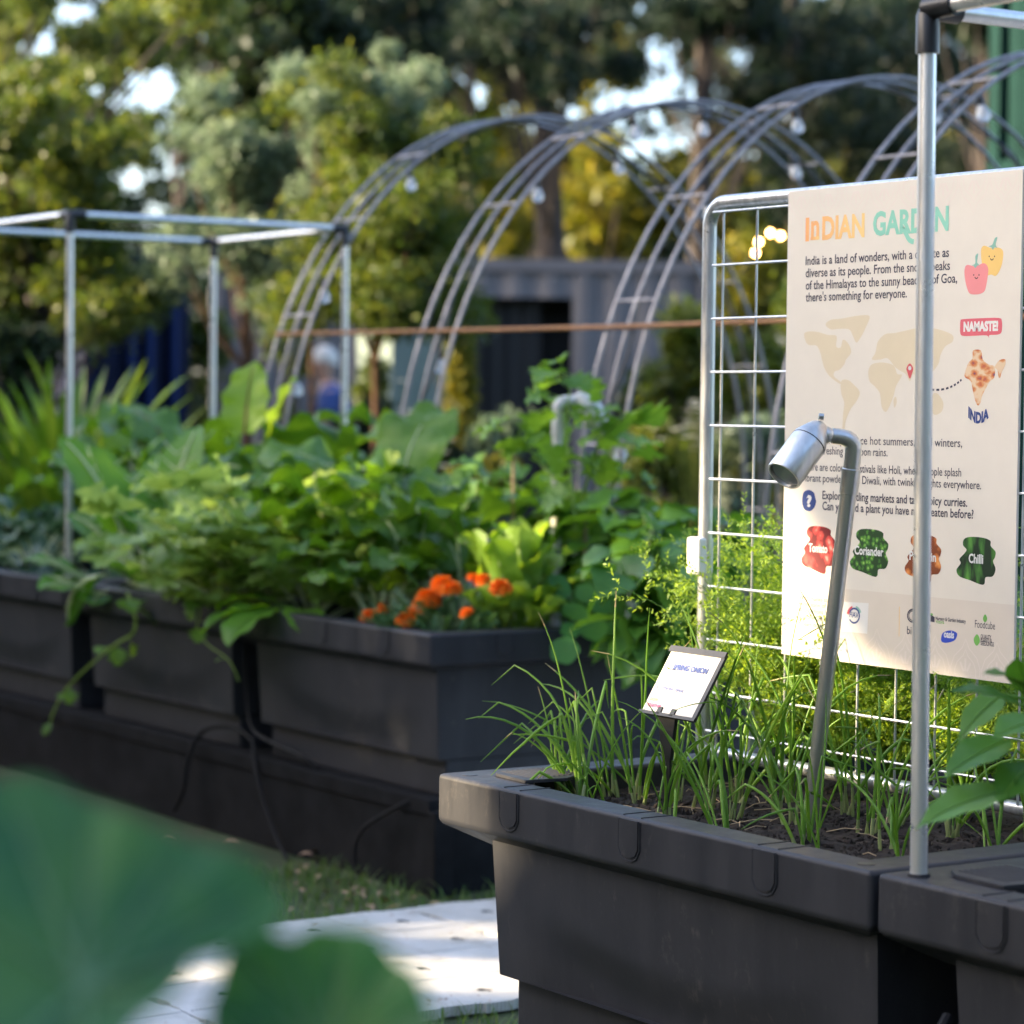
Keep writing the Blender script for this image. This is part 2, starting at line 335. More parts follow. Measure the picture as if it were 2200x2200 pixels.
# ------------------------------------------------------------------ planters
def planter_parts(root):
    L = 1.15; H = .44
    body = MB()
    # front face grid with the dished recess, then the other sides
    x0, x1, y0, y1, zb, zt = .034, 1.10, .022, 1.024, .10, .356
    def sstep(a, b, t): t = min(1, max(0, (t-a)/(b-a))); return t*t*(3-2*t)
    def depth(y, z):
        arc = .178 + .42*(y-.5)**2
        win = sstep(.04, .30, y) * (1 - sstep(.72, .96, y))
        return .017*sstep(-.02, .075, arc - z)*win
    tp = lambda z: .012*(zt - z)/.256
    body.grid(lambda u, v: (x0 + tp(zb+(zt-zb)*v)*1.2 + depth(y0+(y1-y0)*u, zb+(zt-zb)*v), y0 + tp(zb+(zt-zb)*v)*(1-2*u)*.7 + (y1-y0)*u, zb+(zt-zb)*v), 60, 26)
    def side(pa, pb):
        body.grid(lambda u, v: (pa[0]+(pb[0]-pa[0])*u, pa[1]+(pb[1]-pa[1])*u, zb+(zt-zb)*v), 4, 3)
    body.add([(x0+.0144, y0+.0084, zb), (x1, y0+.0084, zb), (x1, y0, zt), (x0, y0, zt)], [(0,1,2,3)])
    body.add([(x0+.0144, y1-.0084, zb), (x1, y1-.0084, zb), (x1, y1, zt), (x0, y1, zt)], [(3,2,1,0)])
    body.add([(x1, y0+.0084, zb), (x1, y1-.0084, zb), (x1, y1, zt), (x1, y0, zt)], [(0,1,2,3)])
    body.add([(x0+.0144, y0+.0084, zb), (x0+.0144, y1-.0084, zb), (x1, y1-.0084, zb), (x1, y0+.0084, zb)], [(0,1,2,3)])
    body.build('body', M['plastic'], root, ang=50)
    base = MB(); base.box((.075, .035, 0), (1.08, 1.0, .099)); base.build('base', M['plastic'], root, bevel=.006)
    rim = MB()
    z0, z1 = .355, .44; fw = .072; ew = .085
    # frame in plan: outer loop / inner loop
    o = [(0,0),(L,0),(L,L),(0,L)]; i_ = [(fw,ew),(L-fw,ew),(L-fw,L-ew),(fw,L-ew)]
    vs = [(x,y,z0) for x,y in o] + [(x,y,z1) for x,y in o] + [(x,y,z1) for x,y in i_] + [(x,y,z0-.04) for x,y in i_]
    fs = []
    for a in range(4):
        b2 = (a+1)%4
        fs += [(a,b2,4+b2,4+a),(4+a,4+b2,8+b2,8+a),(8+a,8+b2,12+b2,12+a),(12+a,12+b2,b2,a)]
    rim.add(vs, fs); r_ = rim.build('rim', M['plastic'], root, bevel=.009, seg=3)
    for t in (.235, .575, .92):               # moulded tabs on the faces
        def tab(map2, top=False):
            d = MB()
            pts = [(-.025,0),(.025,0),(.025,-.045),(.018,-.056),(.007,-.060),(-.007,-.060),(-.018,-.056),(-.025,-.045)]
            d.prism([map2(a, .435+b2, -.0028) for a, b2 in pts], Vector(map2(0,0,.004)) - Vector(map2(0,0,0)))
            ring = [(-.0285,0),(-.0285,-.046),(-.020,-.060),(-.008,-.065),(.008,-.065),(.020,-.060),(.0285,-.046),(.0285,0)]
            d.tube([map2(a, .434+b2, -.0008) for a, b2 in ring], .0018, 6)
            if top: d.box((.006, t-.025, .4392), (fw-.004, t-.0225, .4412)); d.box((.006, t+.0225, .4392), (fw-.004, t+.025, .4412))
            d.build('tab', M['plastic'], r_)
        tab(lambda a, z, n, t=t: (n, t+a, z), True); tab(lambda a, z, n, t=t: (t+a, n, z))
    nb = MB()  # solid black wedges stand for the small notches under the rim
    for q in range(10):
        nb.prism([(.012, .10+.1*q-.007, .3555), (.012, .10+.1*q+.007, .3555), (.012, .10+.1*q, .348)], (.025,0,0))
        nb.prism([(.10+.1*q-.007, .012, .3555), (.10+.1*q+.007, .012, .3555), (.10+.1*q, .012, .348)], (0,.025,0))
    nb.build('drain_vent', M['black'], root, smooth=False)
    lid = MB()                                 # ribbed corner cover
    pts = [(.035, L-.035-.115+.0), (.035, L-.075)]
    loop = [(.06,L-.19,.4402),(.14,L-.20,.4402),(.185,L-.175,.4402),(.20,L-.12,.4402),(.19,L-.07,.4402),(.15,L-.05,.4402),(.09,L-.055,.4402),(.065,L-.09,.4402)]
    lid.prism(loop, (0,0,.006))
    for q in range(9):
        lid.box((.085+.011*q, L-.175, .4458), (.089+.011*q, L-.075, .4474))
    lid.build('corner_cover', M['plastic'], root, bevel=.002, seg=1)
    for cx, cy in ((.036, .05), (.036, L-.05), (L-.036, .05), (L-.036, L-.05)):
        ho = MB(); ho.lathe((cx, cy, .4395), (0,0,1), [(0,.0135),(.0012,.0135)], 16)
        ho.build('socket_hole', M['black'], r_)
def soil_bed(x0, y0, z, detail):
    n = 90 if detail else 24
    mb = MB()
    mb.grid(lambda u, v: (x0+.075+1.0*u, y0+.087+.976*v, z + (.012*mnoise.noise(Vector((u*9, v*9, 3))) + .008*mnoise.noise(Vector((u*34, v*34, 1)))) ), n, n)
    if detail:
        for q in range(4200):
            u, v = rnd.random(), rnd.random(); s = .0022 + .006*rnd.random()**3
            c = Vector((x0+.08+.62*u, y0+.09+.97*v, z + .012*mnoise.noise(Vector((.62*u*9, v*9, 3))) + s*.3))
            ax = Vector((rnd.gauss(0,1), rnd.gauss(0,1), rnd.gauss(0,1))).normalized(); ay = ax.orthogonal().normalized(); az = ax.cross(ay)
            a, b2, c2 = s*rnd.uniform(.6,1.6), s*rnd.uniform(.5,1), s*rnd.uniform(.4,.8)
            mb.add([c+ax*a, c-ax*a, c+ay*b2, c-ay*b2, c+az*c2, c-az*c2], [(0,2,4),(2,1,4),(1,3,4),(3,0,4),(2,0,5),(1,2,5),(3,1,5),(0,3,5)])
    return mb.build('potting_soil', M['soil'], None, smooth=False)
PL = [(0, 0, .21, 'dark grey plastic planter in front, holding spring onions below the sign'),
      (0, -1.162, .21, 'dark grey plastic planter at the right edge, carrying the nearest pipe frame'),
      (1.193, 3.082, .26, 'dark grey planter holding the orange marigolds, at the row\'s near end'),
      (1.193, 4.244, .26, 'dark grey planter of the back row with pale vine tips hanging over it'),
      (1.193, 5.406, .26, 'dark grey planter at the left edge with a pipe frame standing on it')]
first = None
for i, (x, y, z, lab) in enumerate(PL):
    if first is None:
        first = thing('planter', lab, 'planter', (x, y, z), group='dark grey plastic garden planters'); planter_parts(first); p = first
    else:
        p = copy_tree(first); p.location = (x, y, z); p['label'] = lab
    s_ = soil_bed(x, y, z+.44-(.045 if i < 2 else .06), i < 1)
    tag(s_, ['dark crumbly potting soil under the spring onions', 'dark potting soil in the planter at the right edge', 'potting soil under the marigolds and lettuce',
             'potting soil under the pak choi and celery', 'potting soil in the planter under the far pipe frame'][i], 'soil', kind='stuff')
pb = MB(); pb.box((1.213, 3.10, 0), (2.30, 9.2, .2595)); pb.box((1.205, 3.10, .215), (1.2125, 9.2, .259))
tag(pb.build('plinth', M['plinth'], None, bevel=.01), 'long black timber plinth under the back row of planters', 'plinth')
pb = MB(); pb.box((.06, -2.3, 0), (1.1, 1.03, .209))
tag(pb.build('plinth', M['plinth'], None, bevel=.01), 'black plinth under the near planters', 'plinth')
# posts at plinth end
pb = MB(); pb.box((1.2, 3.062, 0), (1.26, 3.098, .23))
tag(pb.build('timber_post', M['plinth'], None, bevel=.004), 'short black post closing the near end of the plinth', 'post')

# ------------------------------------------------------------------ cables
def cable(pts, r, lab):
    P = [Vector(p) for p in pts]; out = []
    for i in range(len(P)-1):
        p0, p1, p2, p3 = P[max(0,i-1)], P[i], P[i+1], P[min(len(P)-1,i+2)]
        for q in range(8):
            t = q/8; out.append(.5*((2*p1)+(p2-p0)*t+(2*p0-5*p1+4*p2-p3)*t*t+(3*p1-p0-3*p2+p3)*t**3))
    out.append(P[-1]); mb = MB(); mb.tube(out, r, 8)
    tag(mb.build('cable', M['cable']), lab, 'cable', 'black cables hanging over the plinth')
def pts_x(lst): return [at_x(*k(px, py), x) for px, py, x in lst]
cable(pts_x([(462,1180,1.26),(465,1290,1.26),(475,1370,1.245),(510,1400,1.23),(565,1425,1.22),(600,1450,1.24)]), .007, 'black cable dropping from between two planters onto the plinth')
cable(pts_x([(480,1400,1.24),(440,1372,1.23),(385,1378,1.20),(355,1430,1.17),(345,1490,1.16),(328,1530,1.15)]), .0075, 'black cable arching over the plinth edge left of the planter gap')
cable(pts_x([(478,1395,1.235),(482,1450,1.19),(500,1520,1.18),(525,1590,1.17),(545,1625,1.16)]), .0065, 'black cable running straight down the plinth face to the grass')
cable(pts_x([(800,1500,1.24),(775,1510,1.21),(740,1528,1.18),(690,1560,1.16),(672,1590,1.15),(670,1630,1.15)]), .0055, 'short black cable curling over the plinth near its end')
cable([at_x(2036,2185,-.01), at_x(2020,2215,-.03), at_x(1990,2260,-.05)] + [at_x(1950,2300,-.06)], .008, 'black cable at the bottom edge below the right planter')

# ------------------------------------------------------------------ pipe frames
def pipe_frame(corners, zb, zt, lab):
    c = thing('pipe_frame', lab, 'pipe frame', (corners[0][0], corners[0][1], zb), group='zinc pipe frames standing on planters')
    o = Vector((corners[0][0], corners[0][1], 0)); r = .0122; n = 4
    for i in range(n):
        x, y = corners[i][0]-o.x, corners[i][1]-o.y
        mb = MB(); mb.tube([(x,y,0),(x,y,zt-zb-.03)], r, 16); mb.build('upright', M['pipe'], c)
        mb = MB(); mb.lathe((x,y,-.004), (0,0,1), [(0,.0165),(.006,.0165)], 16); mb.build('foot_collar', M['plastic'], c)
        x2, y2 = corners[(i+1)%n][0]-o.x, corners[(i+1)%n][1]-o.y
        d = Vector((x2-x, y2-y, 0)).normalized()
        mb = MB(); mb.tube([Vector((x,y,zt-zb))+d*.03, Vector((x2,y2,zt-zb))-d*.03], r, 16); mb.build('rail', M['pipe'], c)
        x3, y3 = corners[(i-1)%n][0]-o.x, corners[(i-1)%n][1]-o.y
        e = Vector((x3-x, y3-y, 0)).normalized(); p = Vector((x,y,zt-zb))
        mb = MB()
        mb.tube([p+Vector((0,0,-.062)), p+Vector((0,0,-.012)), p+Vector((0,0,-.004))+d*.004, p+d*.012, p+d*.055], .0165, 16)
        mb.tube([p, p+e*.055], .0162, 16)
        mb.build('corner_fitting', M['black'], c)
    return c
pf = pipe_frame([(.034,-.062),(1.10,-.062),(1.10,-1.10),(.034,-1.10)], .652, 1.858, 'zinc pipe frame nearest the camera with black corner elbows, in front of the sign')
pf.rotation_euler = (-.010, 0, 0)
pipe_frame([(1.262,5.52),(2.328,5.50),(2.328,6.53),(1.262,6.53)], .702, 1.935, 'zinc pipe frame on the far left planter above the leafy greens')

# ------------------------------------------------------------------ mesh panel and sign
XM = .621
t = thing('mesh_panel', 'galvanised wire mesh panel with rounded tube frame, carrying the garden sign', 'mesh panel', (XM, 1.185, .6))
mb = MB(); yl, zt, yr = 0.0, 1.690-.6, -1.75; rc = .045
arcp = [Vector((0, -rc+rc*math.cos(a), zt-rc+rc*math.sin(a))) for a in [R(q) for q in range(0, 91, 10)]]
mb.tube([(0,0,.03)] + [tuple(p) for p in arcp] + [(0, yr+rc, zt)] + [(0, yr+rc+rc*math.cos(a)-rc, zt-rc+rc*math.sin(a)) for a in [R(q) for q in range(100, 181, 10)]] + [(0, yr-rc+rc*.0, .03)], .0135, 14)
mb.tube([(0,.0,.048),(0,yr,.048)], .012, 12)
mb.build('tube_frame', M['galv'], t)
mb = MB()
for q in range(17): mb.tube([(-.010, -.055-.1*q+.0, .055), (-.010, -.055-.1*q, zt-.015)], .0023, 6)
mb.cur = 0
for z in [1.671,1.571,1.4705,1.370,1.269,1.168,1.066,.9646,.864,.764,.69]: mb.tube([(-.015, -.03, z-.6), (-.015, yr+.03, z-.6)], .0024, 6)
mb.build('wire_grid', M['galv'], t)
mb = MB(); mb.obox((-.006, .008, .42), Vector((1,0,0)), Vector((0,1,0)), Vector((0,0,1)), .019, .020, .036)
mb.build('clamp', M['white_plastic'], t, bevel=.006, seg=3)
mb = MB(); mb.box((XM+.02, -.55, .70), (XM+.026, .27, 1.69))
tag(mb.build('white_board', plain('pale_blue_board', (.62,.66,.74), .6, 0, .04)), 'plain pale board behind the mesh at the sign\'s right edge', 'board')

YL, ZB, SW, SH = .928, .855, .594, .841
XS = .600
def printmat(name, col, rough=.55): return plain(name, col, rough, 0, .02, 20)
sign_root = thing('garden_sign', 'large cream printed sign titled INDIAN GARDEN, fixed to the wire mesh panel', 'sign', (XS, YL, ZB))
mb = MB(); mb.box((0, -SW, 0), (.005, 0, SH)); mb.build('board', printmat('cream_print', (.75,.68,.575)), sign_root, smooth=False)
def sp(px, py):
    p = at_x(px, py, XS); return (p.y - YL, p.z - ZB)
def flat_poly(mb, pts, h):
    h *= .3; vs = [(-h, y, z) for y, z in pts]
    mb.add(vs, [tuple(range(len(vs)))])
def smooth_loop(pts, n=6):
    P = [Vector((a, b, 0)) for a, b in pts]; N = len(P); out = []
    for i in range(N):
        p0, p1, p2, p3 = P[i-1], P[i], P[(i+1)%N], P[(i+2)%N]
        for q in range(n):
            t_ = q/n; v = .5*((2*p1)+(p2-p0)*t_+(2*p0-5*p1+4*p2-p3)*t_*t_+(3*p1-p0-3*p2+p3)*t_**3); out.append((v.x, v.y))
    return out
def ribbon(mb, pts, w, h):
    h *= .3; P = [Vector((a, b, 0)) for a, b in pts]; vs = []
    for i, p in enumerate(P):
        t_ = (P[min(i+1, len(P)-1)] - P[max(i-1, 0)]); n_ = Vector((-t_.y, t_.x, 0)).normalized()*w if t_.length > 1e-9 else Vector((0, w, 0))
        vs += [(-h, p.x+n_.x, p.y+n_.y), (-h, p.x-n_.x, p.y-n_.y)]
    mb.add(vs, [(2*i, 2*i+1, 2*i+3, 2*i+2) for i in range(len(P)-1)])
def text_mesh(body, off=0.0, spacing=1.0):
    c = bpy.data.curves.new('t', 'FONT'); c.body = body; c.offset = off; c.space_character = spacing; c.resolution_u = 3
    o = bpy.data.objects.new('t', c); C.objects.link(o); dg = bpy.context.evaluated_depsgraph_get()
    me = bpy.data.meshes.new_from_object(o.evaluated_get(dg)); bpy.data.objects.remove(o)
    v = np.array([tuple(q.co) for q in me.vertices]); f = [tuple(p.vertices) for p in me.polygons]; bpy.data.meshes.remove(me); bpy.data.curves.remove(c)
    return v, f
def put_text(mb, body, y0, z0, width, capz, h, off=0.0, bend=None):
    v, f = text_mesh(body, off)
    sx = width/(v[:,0].max()-v[:,0].min()); sz = capz/.73
    X = (v[:,0]-v[:,0].min())*sx; Z = v[:,1]*sz
    mb.add([(-h*.3, y0 - x, z0 + z + (bend(x/width) if bend else 0)) for x, z in zip(X, Z)], f)
def text_px(mb, body, l, r, cap, h=.0012, off=0.0):
    a = sp(*l); b2 = sp(*r)
    put_text(mb, body, a[0], (a[1]+b2[1])/2, a[0]-b2[0], cap, h, off)
ZP = lambda x, y: (1700+x*.2588, 400+y*.2588)          # crops the lettering was read from
ZQ = lambda x, y: (1680+x*.3106, 900+y*.3106)
ink = printmat('dark_ink', (.045,.04,.065))
mb = MB()
text_px(mb, 'India is a land of wonders, with a climate as', ZP(120,652), ZP(1310,590), .0165, off=.012)
text_px(mb, 'diverse as its people. From the snowy peaks', ZP(120,755), ZP(1318,697), .0165, off=.012)
text_px(mb, 'of the Himalayas to the sunny beaches of Goa,', ZP(120,857), ZP(1378,803), .0165, off=.012)
text_px(mb, "there's something for everyone.", ZP(120,958), ZP(960,925), .0165, off=.012)
text_px(mb, 'You can experience hot summers, cool winters,', ZQ(160,172), ZQ(1247,190), .0150, off=.004)
text_px(mb, 'and refreshing monsoon rains.', ZQ(160,245), ZQ(730,256), .0150, off=.004)
text_px(mb, 'There are colourful festivals like Holi, where people splash', ZQ(143,357), ZQ(1240,398), .0150, off=.004)
text_px(mb, 'vibrant powders, and Diwali, with twinkling lights everywhere.', ZQ(140,434), ZQ(1378,486), .0150, off=.004)
text_px(mb, 'Explore bustling markets and taste spicy curries.', ZQ(280,556), ZQ(1282,607), .0155, off=.016)
text_px(mb, 'Can you find a plant you have never eaten before?', ZQ(280,630), ZQ(1325,690), .0155, off=.016)
for i, tx in enumerate(('With thanks to the', 'Federation of Indian', 'Associations Victoria.', 'Scan the QR code', 'to learn more.')):
    text_px(mb, tx, ZQ(118,1255+44*i), ZQ((372,395,410,352,280)[i],1268+44*i+3), .0092)
mb.build('printed_lettering', ink, sign_root, smooth=False)
def bold_title(parts, mat_, name):
    mb = MB()
    for tx, l, r, cap in parts: text_px(mb, tx, l, r, cap, .0012, .035)
    return mb.build(name, mat_, sign_root, smooth=False)
m, nt, b = mat('orange_to_yellow_ink'); tc = nt.nodes.new('ShaderNodeTexCoord'); sx = nt.nodes.new('ShaderNodeSeparateXYZ'); nt.links.new(tc.outputs['Generated'], sx.inputs[0])
nt.links.new(ramp(nt, sx.outputs['Y'], [(0,(.90,.62,.24)),(1,(.90,.42,.16))]), b.inputs['Base Color'])
tt = bold_title([('I', ZP(118,450), ZP(148,449), .041), ('n', ZP(163,418), ZP(232,415), .041), ('DIAN', ZP(256,444), ZP(608,412), .041)], m, 'title_text')
mb = MB(); a, b_ = sp(*ZP(160,450)), sp(*ZP(234,447)); mb.add([(-.0004,a[0],a[1]),(-.0004,b_[0],a[1]),(-.0004,b_[0],a[1]+.006),(-.0004,a[0],a[1]+.006)],[(0,1,2,3)])
mb.build('title_text', m, sign_root, smooth=False)
mint = printmat('mint_ink', (.27,.60,.45))
bold_title([('GARDEN', ZP(678,406), ZP(1306,362), .041)], mint, 'title_text')
mb = MB(); ribbon(mb, smooth_loop([sp(*ZP(x, y)) for x, y in ((935,340),(955,400),(985,450),(1030,462),(1075,440))], 4)[:-8], .0045, .0013); mb.build('title_text', mint, sign_root, smooth=False)
# footer band, mandalas
mb = MB(); z1 = sp(*ZQ(320,1165))[1]; mb.add([(-.0001,0,0),(-.0001,-SW,0),(-.0001,-SW,z1),(-.0001,0,z1)],[(0,1,2,3)])
mb.build('footer_band', printmat('beige_band', (.70,.61,.505)), sign_root, smooth=False)
mb = MB()
def lotus(yc, zc, s, up):
    for kk in (1, .72):
        pts = [(-.5,0),(-.52,.2),(-.4,.5),(-.12,.75),(0,1),(.12,.75),(.4,.5),(.52,.2),(.5,0)]
        ribbon(mb, [(yc+a*s*kk, zc+up*b2*s*kk*.9) for a, b2 in pts], .0010, .0007)
    for a in (-.2, 0, .2):
        ribbon(mb, [(yc+a*s*.3, zc+up*.1*s), (yc+a*s*.9, zc+up*(.42-abs(a)*.5)*s)], .0022, .0007)
for q in range(8): lotus(-.037-.074*q, .004, .068, 1); lotus(-.037-.074*q, SH-.004, .068, -1)
mb.build('lotus_pattern', printmat('faint_peach_ink', (.76,.66,.57)), sign_root, smooth=False)
# world map
NA = [(112,1218),(200,1208),(300,1235),(375,1245),(372,1330),(410,1340),(430,1275),(475,1310),(497,1380),(455,1440),(440,1480),(400,1525),(360,1540),(355,1580),(410,1625),(400,1640),(320,1580),(275,1510),(255,1440),(240,1380),(210,1325),(150,1320),(120,1290)]
GR = [(285,1150),(330,1110),(420,1100),(560,1075),(650,1080),(620,1170),(580,1250),(540,1300),(510,1240),(480,1190),(400,1185),(330,1190)]
SA = [(415,1620),(470,1610),(520,1650),(568,1710),(545,1780),(500,1840),(470,1900),(450,1960),(440,2040),(425,2050),(430,1900),(440,1800),(415,1720)]
EU = [(670,1440),(700,1380),(720,1290),(780,1230),(860,1220),(950,1200),(1050,1180),(1180,1180),(1330,1230),(1340,1290),(1280,1330),(1240,1400),(1220,1480),(1150,1560),(1090,1540),(1060,1600),(1010,1560),(985,1620),(950,1560),(900,1530),(860,1500),(800,1430),(740,1440)]
AF = [(640,1540),(670,1480),(760,1465),(850,1490),(880,1560),(920,1570),(870,1660),(850,1740),(810,1840),(780,1875),(750,1830),(735,1720),(690,1660),(650,1620)]
MG = [(850,1770),(870,1750),(875,1800),(855,1840)]
AU = [(1170,1740),(1210,1720),(1260,1790),(1250,1870),(1190,1900),(1165,1850)]
mb = MB()
for poly in (NA, GR, SA, EU, AF, MG, AU): flat_poly(mb, smooth_loop([sp(*ZP(x, y)) for x, y in poly], 4), .0006)
mb.build('world_map', printmat('sand_ink', (.70,.59,.41)), sign_root, smooth=False)
red = printmat('red_ink', (.62,.09,.10))
mb = MB(); flat_poly(mb, smooth_loop([sp(*ZP(x, y)) for x, y in ((985,1600),(965,1550),(957,1510),(985,1472),(1013,1510),(1005,1550))], 5), .0011)
mb.build('map_pin', red, sign_root, smooth=False)
mb = MB(); flat_poly(mb, smooth_loop([sp(*ZP(985+13*math.cos(a), 1512+18*math.sin(a))) for a in [R(45*q) for q in range(8)]], 3), .0016); mb.build('map_pin', M['white_plastic'], sign_root, smooth=False)
mb = MB()
dots = [(1040,1660),(1080,1680),(1120,1690),(1160,1690),(1205,1692),(1245,1690),(1285,1682),(1320,1670),(1350,1655),(1378,1638),(1402,1618),(1422,1600)]
for (x, y), (x2, y2) in zip(dots[:-1], dots[1:]):
    a, b_ = sp(*ZP(x, y)), sp(*ZP(x+(x2-x)*.6, y+(y2-y)*.6)); ribbon(mb, [a, b_], .0018, .0009)
mb.build('dotted_line', ink, sign_root, smooth=False)
navy_ink = printmat('navy_ink', (.03,.06,.22))
mb = MB(); a, b_ = sp(*ZP(1470,1915)), sp(*ZP(1640,1905))
put_text(mb, 'INDIA', a[0], a[1], a[0]-b_[0], .018, .0012, .05, bend=lambda u: -.010*(1-(2*u-1)**2)); mb.build('printed_lettering', navy_ink, sign_root, smooth=False)
# India picture
def voro_mat(name, stops, scale, stretch=(1,1,1)):
    m, nt, b = mat(name); tc = nt.nodes.new('ShaderNodeTexCoord'); mp = nt.nodes.new('ShaderNodeMapping'); mp.inputs['Scale'].default_value = stretch
    mp.inputs['Rotation'].default_value = (R(25), 0, 0)
    v = nt.nodes.new('ShaderNodeTexVoronoi'); v.inputs['Scale'].default_value = scale
    n = nt.nodes.new('ShaderNodeTexNoise'); n.inputs['Scale'].default_value = scale*2.5
    nt.links.new(tc.outputs['Object'], mp.inputs[0]); nt.links.new(mp.outputs[0], v.inputs['Vector']); nt.links.new(mp.outputs[0], n.inputs['Vector'])
    a = nt.nodes.new('ShaderNodeMath'); a.operation = 'MULTIPLY_ADD'; a.inputs[1].default_value = .5
    nt.links.new(n.outputs['Fac'], a.inputs[0]); nt.links.new(v.outputs['Distance'], a.inputs[2])
    nt.links.new(ramp(nt, a.outputs[0], stops), b.inputs['Base Color']); b.inputs['Roughness'].default_value = .5; return m
IN1 = [(1510,1365),(1575,1365),(1590,1440),(1640,1480),(1690,1500),(1685,1590),(1650,1620),(1610,1690),(1585,1740),(1570,1800),(1550,1822),(1530,1790),(1510,1710),(1490,1620),(1445,1590),(1440,1555),(1470,1470),(1505,1430)]
IN2 = [(1690,1500),(1730,1445),(1778,1440),(1775,1490),(1745,1550),(1735,1590),(1720,1585),(1712,1530)]
mb = MB()
for poly in (IN1, IN2): flat_poly(mb, smooth_loop([sp(*ZP(x, y)) for x, y in poly], 3), .0008)
mb.build('country_picture', voro_mat('street_scene_print', [(.35,(.06,.06,.16)),(.5,(.55,.12,.05)),(.7,(.68,.28,.10)),(.95,(.75,.55,.35))], 55, (1,1,1.6)), sign_root, smooth=False)
# speech bubble
mb = MB(); flat_poly(mb, smooth_loop([sp(*ZP(x, y)) for x, y in ((1425,1105),(1580,1097),(1725,1095),(1748,1120),(1750,1180),(1740,1222),(1700,1235),(1645,1238),(1643,1262),(1622,1240),(1520,1243),(1430,1245),(1404,1225),(1402,1165),(1405,1120))], 3), .0007)
mb.build('speech_bubble', printmat('coral_ink', (.72,.13,.16)), sign_root, smooth=False)
mb = MB(); text_px(mb, 'NAMASTE!', ZP(1430,1203), ZP(1718,1198), .0155, .0013, .06); mb.build('printed_lettering', printmat('white_ink', (.80,.76,.70)), sign_root, smooth=False)
# two smiling peppers
def blob(pts, mat_, name, h, Z=ZP):
    mb = MB(); flat_poly(mb, smooth_loop([sp(*Z(x, y)) for x, y in pts], 5), h); return mb.build(name, mat_, sign_root, smooth=False)
yel = printmat('amber_ink', (.86,.56,.17)); pnk = printmat('pink_red_ink', (.82,.27,.27)); leafink = printmat('leaf_teal_ink', (.25,.48,.38))
blob([(1575,540),(1600,495),(1660,515),(1720,510),(1758,540),(1755,620),(1735,690),(1700,745),(1660,735),(1620,740),(1590,690)], yel, 'yellow_pepper', .0007)
blob([(1440,690),(1460,655),(1530,665),(1600,640),(1635,680),(1630,760),(1610,860),(1580,890),(1530,900),(1480,890),(1455,830),(1440,750)], pnk, 'red_pepper', .0010)
blob([(1640,500),(1670,485),(1690,435),(1712,425),(1700,470),(1700,495),(1712,515),(1690,508),(1675,530),(1662,508)], leafink, 'pepper_stalk', .0013)
blob([(1500,660),(1528,640),(1530,580),(1552,560),(1548,600),(1545,635),(1562,655),(1545,662),(1528,680),(1515,662)], leafink, 'pepper_stalk', .0016)
mb = MB()
for cx, cy in ((1667,598), (1538,752)):
    for dx in (-22, 22): flat_poly(mb, [sp(*ZP(cx+dx+5*math.cos(a), cy-14+8*math.sin(a))) for a in [R(60*q) for q in range(6)]], .0018)
    ribbon(mb, [sp(*ZP(cx+x, cy+y)) for x, y in ((-13,3),(-7,13),(0,16),(7,13),(13,3))], .0009, .0018)
mb.build('smile', printmat('brown_ink', (.12,.06,.05)), sign_root, smooth=False)
# question badge
blob([(150,510),(185,492),(220,510),(230,545),(236,575),(222,615),(195,638),(160,630),(143,600),(140,560)], navy_ink, 'question_badge', .0007, ZQ)
mb = MB(); text_px(mb, '?', ZQ(170,605), ZQ(205,605), .020, .0013, .05); mb.build('printed_lettering', M['white_plastic'], sign_root, smooth=False)
# vegetable pictures
CO = [(520,780),(560,762),(650,768),(700,790),(702,825),(735,865),(730,905),(718,932),(735,985),(715,1035),(668,1042),(660,1085),(635,1092),(560,1062),(490,1035),(470,990),(498,945),(490,915),(520,880),(538,850),(515,820)]
tom = voro_mat('tomato_print', [(.30,(.74,.34,.28)),(.46,(.64,.08,.06)),(.62,(.52,.04,.04)),(.78,(.16,.008,.012))], 44)
cor = voro_mat('coriander_print', [(.32,(.36,.56,.14)),(.48,(.12,.32,.035)),(.62,(.06,.20,.025)),(.78,(.012,.05,.01))], 95)
pum = voro_mat('pumpkin_print', [(.30,(.86,.56,.30)),(.48,(.76,.30,.07)),(.64,(.60,.18,.04)),(.80,(.22,.05,.012))], 46)
chi = voro_mat('chilli_print', [(.38,(.34,.54,.16)),(.58,(.11,.32,.045)),(.78,(.045,.16,.025)),(.97,(.006,.025,.008))], 60, (1,1,.28))
for nm, dx, dy, kx, mm, lab in (('tomato_picture', -352, -20, .88, tom, 'Tomato'), ('coriander_picture', 0, 0, 1, cor, 'Coriander'), ('pumpkin_picture', 372, 38, .95, pum, 'Pumpkin'), ('chilli_picture', 740, 55, 1.02, chi, 'Chilli')):
    blob([(602+dx+(x-602)*kx, 927+dy+(y-927)) for x, y in CO], mm, nm, .0007, ZQ)
    mb = MB(); wd = {'Tomato': 65, 'Coriander': 100, 'Pumpkin': 92, 'Chilli': 50}[lab]
    text_px(mb, lab, ZQ(602+dx-wd, 938+dy), ZQ(602+dx+wd, 948+dy), .0155, .0014, .03); mb.build('printed_lettering', M['white_plastic'], sign_root, smooth=False)
